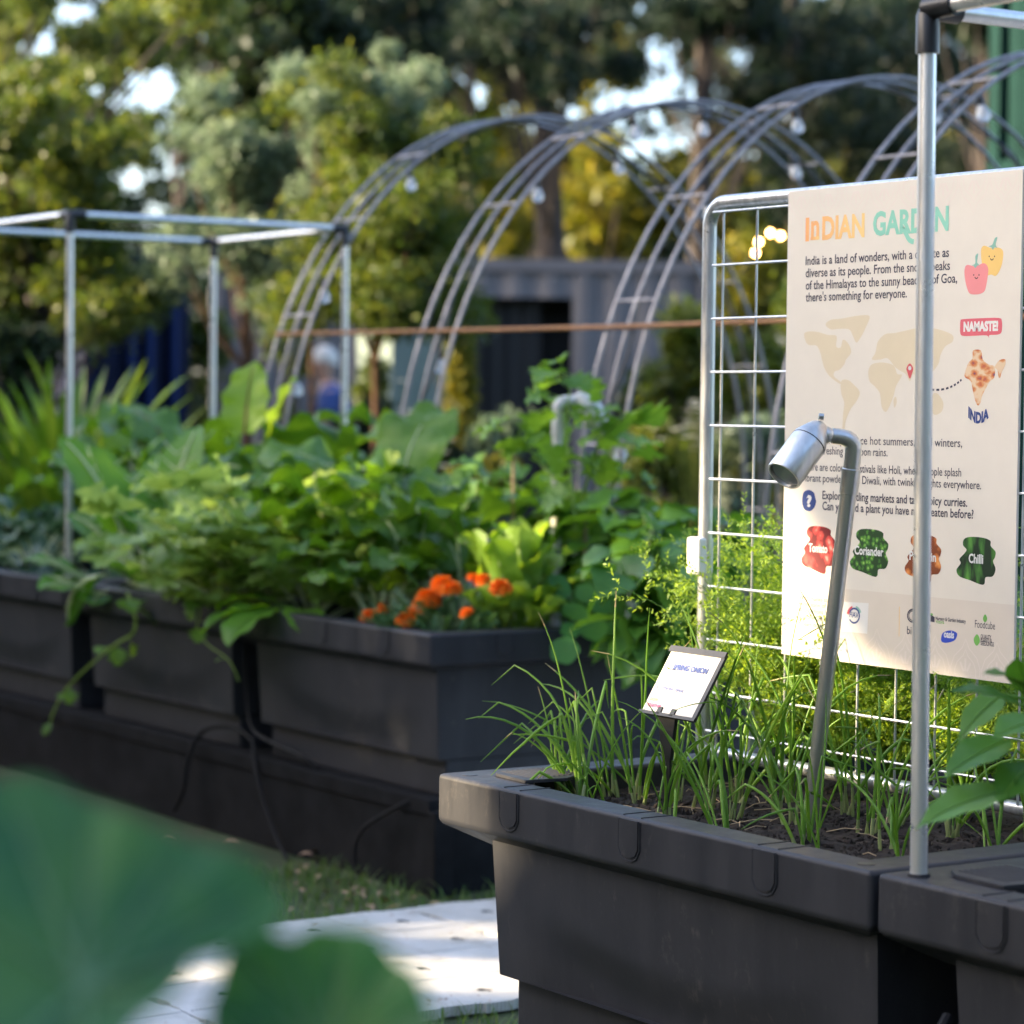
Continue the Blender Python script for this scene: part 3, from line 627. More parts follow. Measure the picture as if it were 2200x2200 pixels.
# logos
mb = MB(); flat_poly(mb, [sp(*ZQ(x, y)) for x, y in ((410,1265),(600,1275),(590,1487),(408,1470))], .0008); mb.build('logo_card', printmat('white_card', (.80,.76,.70)), sign_root, smooth=False)
def arc_ring(mb, cx, cy, rx, ry, a0, a1, r, h):
    ribbon(mb, [sp(*ZQ(cx+rx*math.cos(R(a)), cy+ry*math.sin(R(a)))) for a in np.linspace(a0, a1, 18)], r, h)
mb = MB(); arc_ring(mb, 500, 1362, 36, 50, -150, 150, .0016, .0013); text_px(mb, 'FIAV', ZQ(468,1372), ZQ(530,1376), .010, .0016, .02); mb.build('round_logo', navy_ink, sign_root, smooth=False)
mb = MB(); arc_ring(mb, 500, 1362, 44, 58, -170, -105, .003, .0012); mb.build('round_logo', red, sign_root, smooth=False)
mb = MB(); arc_ring(mb, 500, 1362, 44, 58, -75, -20, .003, .0012); mb.build('round_logo', leafink, sign_root, smooth=False)
mb = MB(); flat_poly(mb, [sp(*ZQ(x, y)) for x, y in ((811,1300),(815,1300),(812,1506),(808,1506))], .0008); mb.build('divider_line', yel, sign_root, smooth=False)
mb = MB(); arc_ring(mb, 905, 1362, 36, 44, 0, 360, .0014, .0010); arc_ring(mb, 905, 1362, 27, 33, 0, 360, .0008, .0010)
text_px(mb, 'bi', ZQ(865,1488), ZQ(896,1490), .014, .0010, .01)
text_px(mb, 'Nursery & Garden Industry', ZQ(1063,1396), ZQ(1272,1410), .0066, .0010, .02)
text_px(mb, 'Foodcube', ZQ(1335,1446), ZQ(1474,1456), .0135, .0010)
for i, tx in enumerate(('QUALITY', 'PLANTS &', 'SEEDLINGS')): text_px(mb, tx, ZQ(1375,1520+24*i), ZQ((1448,1452,1466)[i],1525+24*i), .0072, .0010, .02)
flat_poly(mb, [sp(*ZQ(x, y)) for x, y in ((1025,1352),(1056,1372),(1056,1408),(1025,1402))], .0009)
mb.build('sponsor_text', ink, sign_root, smooth=False)
gi = printmat('green_ink', (.16,.42,.08))
mb = MB(); text_px(mb, 'Victoria', ZQ(1063,1414), ZQ(1122,1418), .006, .0010, .02)
for pts in ([(1392,1392),(1393,1372),(1406,1352),(1420,1378),(1416,1398),(1404,1408)], [(1327,1530),(1332,1510),(1350,1490),(1366,1515),(1368,1545),(1350,1570),(1334,1556)], [(1022,1352),(1040,1345),(1042,1362)]):
    flat_poly(mb, smooth_loop([sp(*ZQ(x, y)) for x, y in pts], 4), .0011)
mb.build('leaf_logo', gi, sign_root, smooth=False)
bi_ = printmat('royal_blue_ink', (.03,.07,.48))
blob([(1101,1520),(1115,1480),(1165,1464),(1208,1480),(1210,1505),(1190,1535),(1140,1550),(1108,1543)], bi_, 'oval_logo', .0008, ZQ)
mb = MB(); text_px(mb, 'oasis', ZQ(1120,1513), ZQ(1190,1516), .0125, .0013, .03); mb.build('printed_lettering', M['white_plastic'], sign_root, smooth=False)

# ------------------------------------------------------------------ spotlights
def spotlight(base, top, side, hd, lab, mt, s=1.0):
    """base, top: foot and top of the pole; side: direction of the bent arm; hd: where the head points"""
    base, top, side, hd = Vector(base), Vector(top), Vector(side).normalized(), Vector(hd).normalized()
    root = thing('spotlight', lab, 'garden light', base, group='garden spotlights on poles')
    up = (top-base).normalized(); o = top-base
    mb = MB(); mb.tube([-up*.06, o-up*.05*s], .0116*s, 18); mb.build('pole', mt, root)
    mb = MB(); mb.lathe(o-up*.075*s, up, [(0,.0122*s),(.001*s,.0136*s),(.036*s,.0136*s),(.037*s,.0122*s)], 18); mb.build('collar', mt, root)
    q = [o-up*.038*s, o-up*.012*s, o-up*.004*s+side*.0015*s, o+up*.001*s+side*.006*s, o+up*.004*s+side*.012*s, o+up*.005*s+side*.020*s, o+up*.005*s+side*.034*s]
    mb = MB(); mb.tube(q, [.0118*s,.0120*s,.0122*s,.0122*s,.0120*s,.0118*s,.0115*s], 16); mb.build('elbow', mt, root)
    kn = o+up*.005*s+side*.048*s
    mb = MB(); mb.lathe(kn-side*.014*s, side, [(0,.0095*s),(.006*s,.0125*s),(.022*s,.0125*s),(.024*s,.010*s)], 16); mb.build('knuckle', mt, root)
    b0 = kn + side*.010*s
    mb = MB(); mb.lathe(b0-hd*.016*s, hd, [(0,.011*s),(.006*s,.016*s),(.030*s,.0262*s),(.034*s,.0265*s),(.1*s,.0265*s),(.1015*s,.0255*s),(.1015*s,.0232*s),(.094*s,.0226*s)], 32); 
    hh = mb.build('lamp_head', mt, root)
    mb = MB(); mb.lathe(b0+hd*.0185*s, hd, [(0,.0268*s),(.0014*s,.0268*s)], 32); mb.build('seam_ring', M['black'], hh)
    mb = MB(); mb.lathe(b0+hd*.079*s, hd, [(0,.0222*s),(.002*s,.0222*s)], 32); mb.build('lens', M['lens'], hh)
    mb = MB(); mb.lathe(b0-hd*.012*s+up*.016*s, side, [(-.004,.005*s),(.004,.005*s)], 12); mb.build('bolt', mt, root)
    return root
spotlight(at_x(1737,1784,.36), at_x(1836,950,.36), camvec(-1,.12,-.1), camvec(-.56,-.70,-.40), 'brushed stainless spotlight on a leaning pole between the onions and the sign', M['stainless'], 1.14)
tp = at_x(*k(1052,762),1.92)
spotlight((tp.x+.0, tp.y, .65), tp, camvec(1,.1,.2), camvec(.58,-.72,.2), 'pale spotlight poking out of the climbing vine in the back planter', M['cream_lamp'], 1.3)

# ------------------------------------------------------------------ spring onion name card
cb = at_z(1427,1745,.612)
root = thing('plant_label', 'black stake with a tilted white card reading SPRING ONION', 'plant label', cb)
A = at_x(1382,1530,cb.x) - cb; B = at_x(1493,1543,cb.x) - cb                     # bottom corners
ydir = Vector((0,-1,0)); tilt = Vector((.53, .0, .85)).normalized()
wdt = abs(A.y-B.y); zb_ = (A.z+B.z)/2; org = Vector((-.004, A.y, zb_))
tl = at_x(1454,1410,cb.x) - cb
# the card leans back; its height is set so the top edge reaches the height seen
hh = .124
def cp(u, v, n=0.0): return org + ydir*(wdt*u) + tilt*(hh*v) + ydir.cross(tilt).normalized()*n
nrm = ydir.cross(tilt).normalized()
if nrm.x > 0: nsign = -1
else: nsign = 1
def cpn(u, v, n): return org + ydir*(wdt*u) + tilt*(hh*v) + nrm*(nsign*n)
mb = MB(); mb.prism([cpn(0,0,0), cpn(1,0,0), cpn(1,1,0), cpn(0,1,0)], nrm*(-nsign*.004)); mb.build('card_holder', M['black'], root, bevel=.001, seg=1)
mb = MB(); mb.prism([cpn(-.02,.945,.0), cpn(1.05,.945,0), cpn(1.05,1.035,0), cpn(-.02,1.035,0)], nrm*(nsign*.004)); mb.prism([cpn(.99,0,-.002), cpn(1.055,0,-.002), cpn(1.055,1,-.002), cpn(.99,1,-.002)], nrm*(nsign*.005)); mb.prism([cpn(-.02,-.035,-.002), cpn(1.055,-.035,-.002), cpn(1.055,.012,-.002), cpn(-.02,.012,-.002)], nrm*(nsign*.006))
mb.build('holder_lip', M['black'], root, smooth=False)
mb = MB(); mb.add([cpn(.015,.01,.0012), cpn(.99,.01,.0012), cpn(.99,.95,.0012), cpn(.015,.95,.0012)], [(0,1,2,3)])
mb.build('card', printmat('white_card_paper', (.56,.54,.52)), root, smooth=False)
def card_text(body, u, v, wu, hv, mt, off=0.0, slant=0.0):
    v_, f = text_mesh(body, off); sx = wu/(v_[:,0].max()-v_[:,0].min()); sz = hv/.73
    mb = MB(); mb.add([cpn(u+(x-v_[:,0].min())*sx+z*sz*slant, v+z*sz, .0024) for x, z, _ in v_], f); mb.build('printed_lettering', mt, root, smooth=False)
card_text('SPRING ONION', .20, .68, .66, .085, navy_ink, .05); card_text('Allium fistulosum', .20, .52, .53, .06, printmat('grey_ink', (.38,.37,.38)))
card_text('Haree pyaaj', .20, .36, .40, .065, navy_ink, .02); card_text('GROW', .06, .17, .16, .05, printmat('coral_orange_ink', (.75,.36,.16)), .03); card_text('TOGETHER', .06, .08, .28, .05, printmat('magenta_ink', (.62,.06,.20)), .04)
mb = MB()
for u in (.30, .56): mb.prism([cpn(u,-.03,0), cpn(u+.09,-.03,0), cpn(u+.09,.10,0), cpn(u,.10,0)], nrm*(nsign*.004))
p0 = cpn(.30,-.01,-.002); p1 = cpn(.65,-.01,-.002); pm = (p0+p1)/2
mb.prism([p0, p1, Vector((pm.x, pm.y-.012, pm.z-.075)), Vector((pm.x, pm.y+.012, pm.z-.075))], (.008,0,0))
mb.prism([Vector((pm.x, pm.y-.011, pm.z-.07)), Vector((pm.x, pm.y+.011, pm.z-.07)), Vector((pm.x, pm.y+.008, -.05)), Vector((pm.x, pm.y-.008, -.05))], (.006,0,0))
mb.build('stake', M['black'], root, bevel=.0015, seg=1)
# ------------------------------------------------------------------ foliage makers
def nrmz(v): return v/(np.linalg.norm(v)+1e-12)
PROF = {
 'oval': lambda s: np.sin(np.pi*s**.85)**.75,
 'broad': lambda s: np.sin(np.pi*(s*.97+.03)**.75)**.55,
 'lance': lambda s: np.sin(np.pi*s**.72)**1.05,
 'spoon': lambda s: np.clip(s*1.6, .12, 1)*np.sqrt(np.clip(1-(np.clip(s-.45, 0, 1)/.55)**2.4, 0, 1)),
 'lobed': lambda s: np.sin(np.pi*s**.8)**.7*(1+.38*np.sin(s*np.pi*7+.6)),
 'strap': lambda s: np.clip(s*6, .35, 1)*np.sqrt(np.clip(1-s**5, 0, 1)),
}
def blade(fm, base, d, L, W, prof='oval', curl=.8, fold=.25, ruffle=0., nu=9, nv=6, rib=None, ribr=.004, roll=0., crink=0.):
    d = nrmz(np.asarray(d, float)); base = np.asarray(base, float)
    up = np.array([0,0,1.])
    side = np.cross(d, up); 
    if np.linalg.norm(side) < 1e-3: side = np.array([1.,0,0])
    side = nrmz(side); nr = np.cross(side, d)
    if roll:
        c, s_ = math.cos(roll), math.sin(roll); side, nr = side*c + nr*s_, nr*c - side*s_
    p = base.copy(); mid = []; dirs = []; nrms = []
    for i in range(nu+1):
        mid.append(p.copy()); dirs.append(d.copy()); nrms.append(nr.copy())
        a = curl/nu*(.4+1.2*i/nu); c, s_ = math.cos(a), math.sin(a)
        d, nr = d*c - nr*s_, nr*c + d*s_
        p = p + d*(L/nu)
    mid = np.array(mid); nrms = np.array(nrms)
    s = np.linspace(0, 1, nu+1); w = W*PROF[prof](s); x = np.linspace(-1, 1, nv+1)
    ph = rng.uniform(0, 6.3); fr = rng.uniform(7, 11)
    off = fold*np.abs(x)[None,:]*w[:,None] + ruffle*W*np.sin(fr*s[:,None]*2 + ph + 1.5*np.sign(x)[None,:])*(x[None,:]**2)
    if crink: off = off + crink*W*rng.normal(0, 1, off.shape)
    V = mid[:,None,:] + side[None,None,:]*(x[None,:]*w[:,None])[:,:,None] + nrms[:,None,:]*off[:,:,None]
    q = [(i*(nv+1)+j, (i+1)*(nv+1)+j, (i+1)*(nv+1)+j+1, i*(nv+1)+j+1) for i in range(nu) for j in range(nv)]
    fm.add(V.reshape(-1,3), q)
    if rib is not None:
        ftube(rib, mid[:-1] + nrms[:-1]*ribr*.5, np.linspace(ribr, ribr*.25, nu), 5)
    return mid
def ftube(fm, pts, r, n=5):
    pts = np.asarray(pts, float); N = len(pts); r = np.broadcast_to(r, (N,))
    t = np.gradient(pts, axis=0); t = t/(np.linalg.norm(t, axis=1, keepdims=True)+1e-12)
    ref = np.array([.31,.17,.93]) if abs(t[0][2]) < .8 else np.array([.9,.3,.1])
    u = np.cross(t, ref); u /= np.linalg.norm(u, axis=1, keepdims=True)+1e-12; v = np.cross(t, u)
    a = np.linspace(0, 2*np.pi, n, endpoint=False)
    V = pts[:,None,:] + (u[:,None,:]*np.cos(a)[None,:,None] + v[:,None,:]*np.sin(a)[None,:,None])*r[:,None,None]
    fm.add(V.reshape(-1,3), [(i*n+j, i*n+(j+1)%n, (i+1)*n+(j+1)%n, (i+1)*n+j) for i in range(N-1) for j in range(n)])
def bez(p0, p1, p2, n=8):
    t = np.linspace(0, 1, n)[:,None]; p0, p1, p2 = map(lambda q: np.asarray(q, float), (p0, p1, p2))
    return p0*(1-t)**2 + 2*p1*t*(1-t) + p2*t*t
def petiole_leaf(fl, fs, base, az, el, pet, L, W, prof, droop=.5, r=.005, **kw):
    """a stalk rising from base and a blade at its end"""
    base = np.asarray(base, float)
    h = np.array([math.cos(az), math.sin(az), 0]); d0 = h*math.cos(el) + np.array([0,0,math.sin(el)])
    tip = base + d0*pet; e2 = el - droop*.5; d1 = h*math.cos(e2) + np.array([0,0,math.sin(e2)])
    tip = base + d0*pet*.55 + d1*pet*.45
    if pet > 0: ftube(fs, bez(base, base + d0*pet*.55, tip, 6), np.linspace(r, r*.7, 6), 5)
    e3 = el - droop; d2 = h*math.cos(e3) + np.array([0,0,math.sin(e3)])
    blade(fl, tip, d2, L, W, prof, **kw)
    return tip
def plant(name, label, cat, group=None): return thing(name, label, cat, group=group)

# ---- spring onions
def onion_clump(base, n, hgt, lean, label, group='spring onions in the near planter', spread=.27):
    root = thing('spring_onion', label, 'spring onion', base, group=group)
    fl, fs, fd = FM(), FM(), FM()
    for i in range(n):
        az = rng.uniform(0, 6.283); b0 = np.array([rng.normal(0,.008), rng.normal(0,.008), -.012])
        tilt = abs(rng.normal(0, spread)); d = np.array([math.cos(az)*math.sin(tilt), math.sin(az)*math.sin(tilt), math.cos(tilt)]) + np.asarray(lean)*rng.uniform(.2, 1.1)
        d = nrmz(d); L = hgt*rng.uniform(.55, 1.12); nseg = 12
        kink = rng.uniform(.40,.85) if rng.random() < .6 else 2.0; ka = rng.uniform(.8,2.2)
        p = b0.copy(); pts = [p.copy()]; droop = rng.uniform(.05,1.5)
        hz = nrmz(np.array([d[0]+rng.normal(0,.15), d[1]+rng.normal(0,.15), 0.0])+np.asarray(lean)*np.array([1,1,0])*.6)
        done = False
        for j in range(nseg):
            f = j/nseg
            ang = droop*.14*(f+.2)
            if f > kink and not done: ang += ka; done = True
            ax = nrmz(np.cross(d, hz) + 1e-6); ax = np.cross(hz, np.array([0,0,1.])) if np.linalg.norm(np.cross(d, hz)) < .05 else ax
            ax = nrmz(ax)
            # turn d towards hz / down
            tgt = hz if d[2] > 0 and not done else nrmz(hz + np.array([0,0,-.8]))
            a2 = math.acos(max(-1, min(1, float(d@tgt)))); ang = min(ang, a2)
            if a2 > 1e-3: d = nrmz(d*math.sin(a2-ang)/math.sin(a2) + tgt*math.sin(ang)/math.sin(a2))
            d = nrmz(d + rng.normal(0, .015, 3))
            p = p + d*(L/nseg); pts.append(p.copy())
        pts = np.array(pts); R0 = rng.uniform(.0015,.0034)*min(1.1, hgt/.26)
        rr = R0*np.array([1.0,1.0,.95,1,1.02,1,.95,.88,.8,.68,.55,.4,.12])
        pts = pts*(.5 if i % 9 == 8 else 1); ftube(fd if (i % 9 == 8) else fl, pts[1:], rr[1:]*(.6 if i % 9 == 8 else 1), 6); (ftube(fd, pts[-2:], rr[-2:]*1.1, 5) if i % 3 == 0 or i % 9 == 8 else None); ftube(fs, np.vstack([pts[:2], pts[1]*.35+pts[2]*.65]), [R0*1.25, R0*1.12, R0*1.02], 6)
    fl.build('leaf_tuft', M['onion'], root); fs.build('pale_base', M['onion_pale'], root); fd.build('dry_leaves', M['straw'], root)
    return root
ON = [ # x, y, leaves, height, lean (x,y), label
 (.19,1.03,9,.27,(.0,.32), 'spring onion clump flopping over the planter\'s left rim, leaves kinked down'),
 (.20,.985,10,.30,(-.05,.22), 'tall pale-based spring onion clump just inside the left rim'),
 (.17,.945,9,.29,(-.04,.18), 'spring onion clump at the front rim left of the label stake'),
 (.28,1.00,8,.31,(-.05,.15), 'spring onion clump behind the left rim clumps, upright'),
 (.27,.915,8,.28,(-.1,.10), 'spring onion clump standing just left of the black label stake'),
 (.36,.93,9,.34,(.0,.05), 'tall spring onion clump behind the label card'),
 (.150,.850,5,.13,(-.1,-.05), 'spring onion clump in front of the label stake, by the rim'),
 (.20,.745,7,.24,(-.05,.05), 'spring onion clump right of the label stake with spread leaves'),
 (.33,.80,9,.33,(.0,-.05), 'spring onion clump rising behind the label card\'s right edge'),
 (.45,.86,9,.36,(.0,.05), 'tall spring onion clump close to the mesh panel at its left end'),
 (.15,.655,4,.17,(-.08,-.05), 'small two-stemmed spring onion near the front rim'),
 (.30,.69,8,.31,(.0,-.10), 'spring onion clump between the label and the spotlight pole, thick leaves'),
 (.42,.71,10,.36,(.02,-.03), 'dense spring onion clump in front of the mesh below the sign'),
 (.50,.78,9,.33,(.0,.0), 'spring onion clump against the mesh below the sign\'s left corner'),
 (.135,.505,7,.30,(-.02,.28), 'spring onion leaning left across the bare soil at the front rim'),
 (.36,.60,7,.32,(.0,.06), 'spring onion clump just left of the spotlight pole'),
 (.52,.64,8,.34,(.0,.0), 'spring onion clump behind the spotlight pole near the mesh'),
 (.23,.41,9,.27,(-.05,.06), 'spring onion clump right of the spotlight pole, upright and bushy'),
 (.40,.46,7,.32,(.0,-.05), 'spring onion clump between spotlight and pipe upright, farther back'),
 (.50,.50,8,.33,(.0,.0), 'spring onion clump in front of the mesh\'s bottom rail'),
 (.155,.30,4,.19,(-.02,.0), 'thin single-stem spring onion left of the pipe upright'),
 (.33,.33,6,.24,(.0,.05), 'spring onion clump hidden partly by the pipe upright'),
 (.50,.36,8,.28,(.0,-.08), 'spring onion clump at the mesh rail behind the pipe upright'),
 (.22,.16,6,.20,(-.02,-.10), 'low spring onion right of the pipe upright near the planter\'s end'),
 (.40,.16,8,.26,(.02,-.05), 'spring onion clump at the right edge below the basil leaves'),
 (.52,.20,7,.27,(.0,.0), 'spring onion clump at the right edge against the mesh rail'),
 (.34,1.02,7,.28,(-.05,.10), 'spring onion clump at the planter\'s left end, deep in the bed'),
 (.47,.98,8,.30,(.0,.10), 'spring onion clump beside the mesh panel\'s post'),
]
for x, y, n, h, lean, lab in ON: onion_clump((x, y, .607), max(3, int(n*.85)), h*1.16, (lean[0]*.7, lean[1]*1.35, 0), lab)
# dry bits on the soil
mb = MB()
for q in range(60):
    c = Vector((rnd.uniform(.1,.55), rnd.uniform(.55,1.0) if q < 40 else rnd.uniform(.1,1.0), .613)); a = rnd.uniform(0, 6.3); l = rnd.uniform(.008,.035)
    d = Vector((math.cos(a), math.sin(a), rnd.uniform(-.1,.3))); mb.tube([c-d*l, c+Vector((0,0,.004)), c+d*l+Vector((rnd.uniform(-.01,.01), 0, 0))], .0009, 4)
tag(mb.build('straw_litter', M['straw']), 'dry straw and root scraps strewn on the soil', 'plant litter', kind='stuff')

# ---- feathery plants behind the mesh
def fern_plant(base, n, hgt, label, group='feathery green plants behind the mesh'):
    root = thing('feathery_plant', label, 'feathery plant', base, group=group); fl, fs = FM(), FM()
    V = []; Q = 0
    for i in range(n):
        az = rng.uniform(0, 6.283); tilt = abs(rng.normal(.15,.24)); L = hgt*rng.uniform(.5,1.1)
        d0 = np.array([math.cos(az)*math.sin(tilt), math.sin(az)*math.sin(tilt), math.cos(tilt)]); h = np.array([math.cos(az), math.sin(az), 0])
        pts = bez((0,0,0), d0*L*.6, d0*L*.8 + h*L*.25 - np.array([0,0,L*.02]), 9); ftube(fs, pts, np.linspace(.0022,.0007,9), 4)
        for j in range(2, 9):
            for sgn in (-1, 1):
                tt = pts[j]-pts[j-1]; tt = nrmz(tt); sd = nrmz(np.cross(tt, rng.normal(0,1,3)))
                pl = L*.26*(1.15-j/11)*rng.uniform(.7,1.2); pd = nrmz(sd + tt*.7)
                for m_ in range(9):
                    c = pts[j] + pd*pl*(m_+.5)/9
                    for s2 in (-1, 1):
                        ld = nrmz(nrmz(np.cross(pd, rng.normal(0,1,3)))*s2 + pd*.8); ll = rng.uniform(.007,.014); wv = nrmz(np.cross(ld, rng.normal(0,1,3)))*rng.uniform(.0014,.0026)
                        V.append(np.array([c, c+ld*ll*.5+wv, c+ld*ll, c+ld*ll*.5-wv]))
    V = np.concatenate(V); fl.add(V, np.arange(len(V)).reshape(-1,4))
    fl.build('fronds', M['fern'], root, False); fs.build('stems', M['vine'], root)
FN = [(.74,1.17,.50,'left of the mesh post, spilling past it'),(.78,1.04,.58,'behind the mesh\'s first column'),(.72,.95,.54,'behind the mesh beside the sign\'s left edge'),(.86,.95,.60,'half hidden behind the sign\'s left edge'),
      (.74,.84,.36,'below the sign\'s lower left corner'),(.80,.72,.36,'below the sign behind the spotlight pole'),(.72,.62,.32,'below the middle of the sign'),(.80,.50,.34,'below the sign between the two poles'),
      (.72,.40,.31,'below the sign, left of the pipe upright'),(.80,.28,.32,'below the sign\'s right part'),(.72,.16,.31,'below the sign\'s right corner'),(.70,1.06,.40,'low down beside the mesh post'),(.84,1.12,.56,'deep behind the mesh post')]
for x, y, h, lab in FN: fern_plant((x+.05, y, .61), 46, h, 'feathery yellow-green plant ' + lab)

# ---- leafy plants of the back row
def rosette(name, label, cat, base, n, mt, rm, pet, L, W, prof, el=(.5,1.3), droop=.6, group='leafy vegetables in the back row of planters', r=.006, az0=None, **kw):
    root = thing(name, label, cat, base, group=group); fl, fs = FM(), FM()
    for i in range(n):
        az = (i*2.4 + rng.normal(0,.3)) if az0 is None else az0 + rng.normal(0, .8)
        s = rng.uniform(.75,1.12); e = rng.uniform(*el)
        petiole_leaf(fl, fs, (rng.normal(0,.012), rng.normal(0,.012), 0), az, e, pet*s*rng.uniform(.7,1.1), L*s, W*s, prof, droop=droop*rng.uniform(.6,1.4), r=r, rib=fs, ribr=r*.6, roll=rng.normal(0,.3), **kw)
    fl.build('leaves', mt, root); fs.build('stalks', rm, root)
    return root
def wx(px, py, x):  # base on the soil below what is seen at (px, py), on the plane x
    p = at_x(*k(px, py), x); return (x, p.y, .64)
CH = dict(curl=1.5, fold=.10, ruffle=.22, crink=.045, nu=14, nv=8)
for px, py, x, n, sc, lab in [
 (600,900,1.75,10,1.0,'dark crinkled chard in the middle of the back row, leaves curling over'),
 (690,930,1.60,10,.85,'glossy chard left of centre with drooping crinkled leaves'),
 (770,950,1.55,9,.75,'broad-leaved chard behind the marigolds'),
 (520,870,1.90,10,1.16,'tall chard behind the celery with many upright leaves'),
 (420,870,1.95,10,1.18,'dark chard rising behind the pak choi'),
 (640,960,1.62,10,.80,'chard with pale green leaves left of the marigolds'),
 (715,1070,1.40,8,.5,'small broad-leaved chard at the rim left of the marigolds'),
 (330,930,1.88,10,1.0,'chard between the pak choi plants, leaves crinkled'),
 (800,930,1.80,9,.82,'dark chard between the marigolds and the climbing vine'),
 (600,840,2.15,9,.88,'chard farthest back in the middle planter'),
 (740,870,1.95,10,.98,'chard whose rounded leaves stand against the dark doorway'),
 (350,850,2.0,10,1.12,'chard at the back left behind the white-ribbed pak choi'),
 (460,900,1.86,9,.95,'chard directly behind the sunlit celery'),
 (270,860,2.05,9,1.1,'chard at the back left corner of its planter'),
 (690,850,2.2,9,.86,'chard at the back rim below the first arches'),
 (540,920,1.80,9,.85,'smaller chard among the celery plants'),
 (870,1000,1.62,8,.62,'low chard between the lettuce and the broad chard')]:
    rosette('chard', lab, 'chard', wx(px, py, x), n, M['chard'], M['redrib'] if sc > 1.06 else M['rib'], (.40*sc), .36*sc, .135*sc, 'broad', el=(.95,1.52), droop=.36, **CH)
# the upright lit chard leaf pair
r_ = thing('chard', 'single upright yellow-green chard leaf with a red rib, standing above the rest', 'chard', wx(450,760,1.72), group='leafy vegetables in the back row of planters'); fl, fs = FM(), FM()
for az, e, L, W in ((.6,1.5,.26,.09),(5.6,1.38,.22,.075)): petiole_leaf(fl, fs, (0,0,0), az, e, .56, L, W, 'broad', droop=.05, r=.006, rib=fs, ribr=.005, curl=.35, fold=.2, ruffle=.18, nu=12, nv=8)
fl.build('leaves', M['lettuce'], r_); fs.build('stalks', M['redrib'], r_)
# pak choi
PK = dict(curl=.7, fold=.16, ruffle=.07, nu=12, nv=8)
def pakchoi(label, px, py, x, leaves):
    b = wx(px, py, x); r_ = thing('pak_choi', label, 'pak choi', b, group='leafy vegetables in the back row of planters'); fl, fs = FM(), FM()
    for az, e, pet, L, W, roll in leaves:
        h = np.array([math.cos(az), math.sin(az), 0]); d = h*math.cos(e) + np.array([0,0,math.sin(e)])
        ftube(fs, bez((0,0,0), d*pet*.6, d*pet, 6), np.linspace(.014,.010,6), 6)
        blade(fl, d*pet, d, L, W, 'broad', rib=fs, ribr=.010, roll=roll, **PK)
        side = nrmz(np.cross(d, (0,0,1)));
        for q in range(1, 6):
            for sg in (-1, 1):
                m0 = d*(pet + L*q/7.5); ftube(fs, bez(m0, m0 + side*sg*W*.4 + d*L*.06, m0 + side*sg*W*.75*math.sin(math.pi*q/7) + d*L*.10 + np.array([0,0,W*.12]), 5), np.linspace(.003,.0008,5), 4)
    fl.build('leaves', M['pakchoi'], r_); fs.build('stalks', M['rib'], r_)
camaz = math.atan2(-CF.y, -CF.x)
pakchoi('pak choi with one big upright leaf showing a white midrib', 320, 990, 1.42, [(camaz+2.6,1.5,.24,.38,.105,.1),(camaz+1.2,1.2,.18,.32,.09,0),(camaz-1.4,1.1,.16,.28,.09,0),(camaz+3.6,1.35,.2,.34,.09,.2)])
pakchoi('pak choi with a leaning leaf and thick branching white rib at the left', 285, 1010, 1.36, [(camaz-1.35,1.18,.26,.38,.10,.9),(camaz-1.9,.9,.16,.28,.09,.3),(camaz-.4,.6,.14,.24,.09,.2),(camaz-2.4,1.3,.2,.32,.09,-.3)])
pakchoi('pak choi drooping over the planter rim at far left', 215, 1070, 1.30, [(camaz-.7,.35,.10,.22,.085,.3),(camaz-1.3,.6,.12,.22,.08,.2),(camaz-.1,.2,.10,.18,.08,0),(camaz+1.8,.9,.12,.22,.08,0)])
pakchoi('tall pak choi behind the front ones, its leaves against the strap-leaf plant', 225, 960, 1.62, [(camaz+2.0,1.45,.24,.34,.10,.3),(camaz-1.2,1.25,.22,.30,.10,.4),(camaz+.6,1.2,.2,.28,.09,0),(camaz-2.6,1.4,.22,.32,.10,-.2)])
pakchoi('broad pak choi between the white-ribbed one and the celery', 390, 1030, 1.40, [(camaz+1.6,1.3,.18,.28,.09,.2),(camaz-.9,1.0,.15,.26,.09,.5),(camaz+3.0,1.4,.2,.30,.09,0),(camaz+.2,.7,.13,.22,.08,0)])
# kale in the far left planter
for px, py, x, lab in [(60,1000,1.40,'bluish kale at the left edge near the front of its planter'),(100,960,1.7,'bluish kale behind the pipe upright at the left'),(20,980,1.9,'bluish kale at the left edge, farther back'),(160,930,2.0,'bluish kale deep in the far left planter'),(200,960,1.6,'bluish kale right of the pipe upright')]:
    rosette('kale', lab, 'kale', wx(px, py, x), 16, M['kale'], M['rib'], .22, .20, .075, 'lobed', el=(.3,1.4), droop=.6, curl=1.1, fold=.1, ruffle=.3, crink=.04, nu=10, nv=6, r=.004)
p_ = at_x(*k(8,925),1.35); r_ = thing('silver_leaf_plant', 'pale silvery leaf plant cut by the left edge of the photo', 'silver-leaved plant', (1.35, p_.y+.05, .66)); fl, fs = FM(), FM()
for az in (camaz-1.2, camaz-.7, camaz-1.7): petiole_leaf(fl, fs, (0,0,0), az, .9, .12, .16, .05, 'oval', droop=.5, curl=.8)
fl.build('leaves', M['olive'], r_); fs.build('stalks', M['rib'], r_)
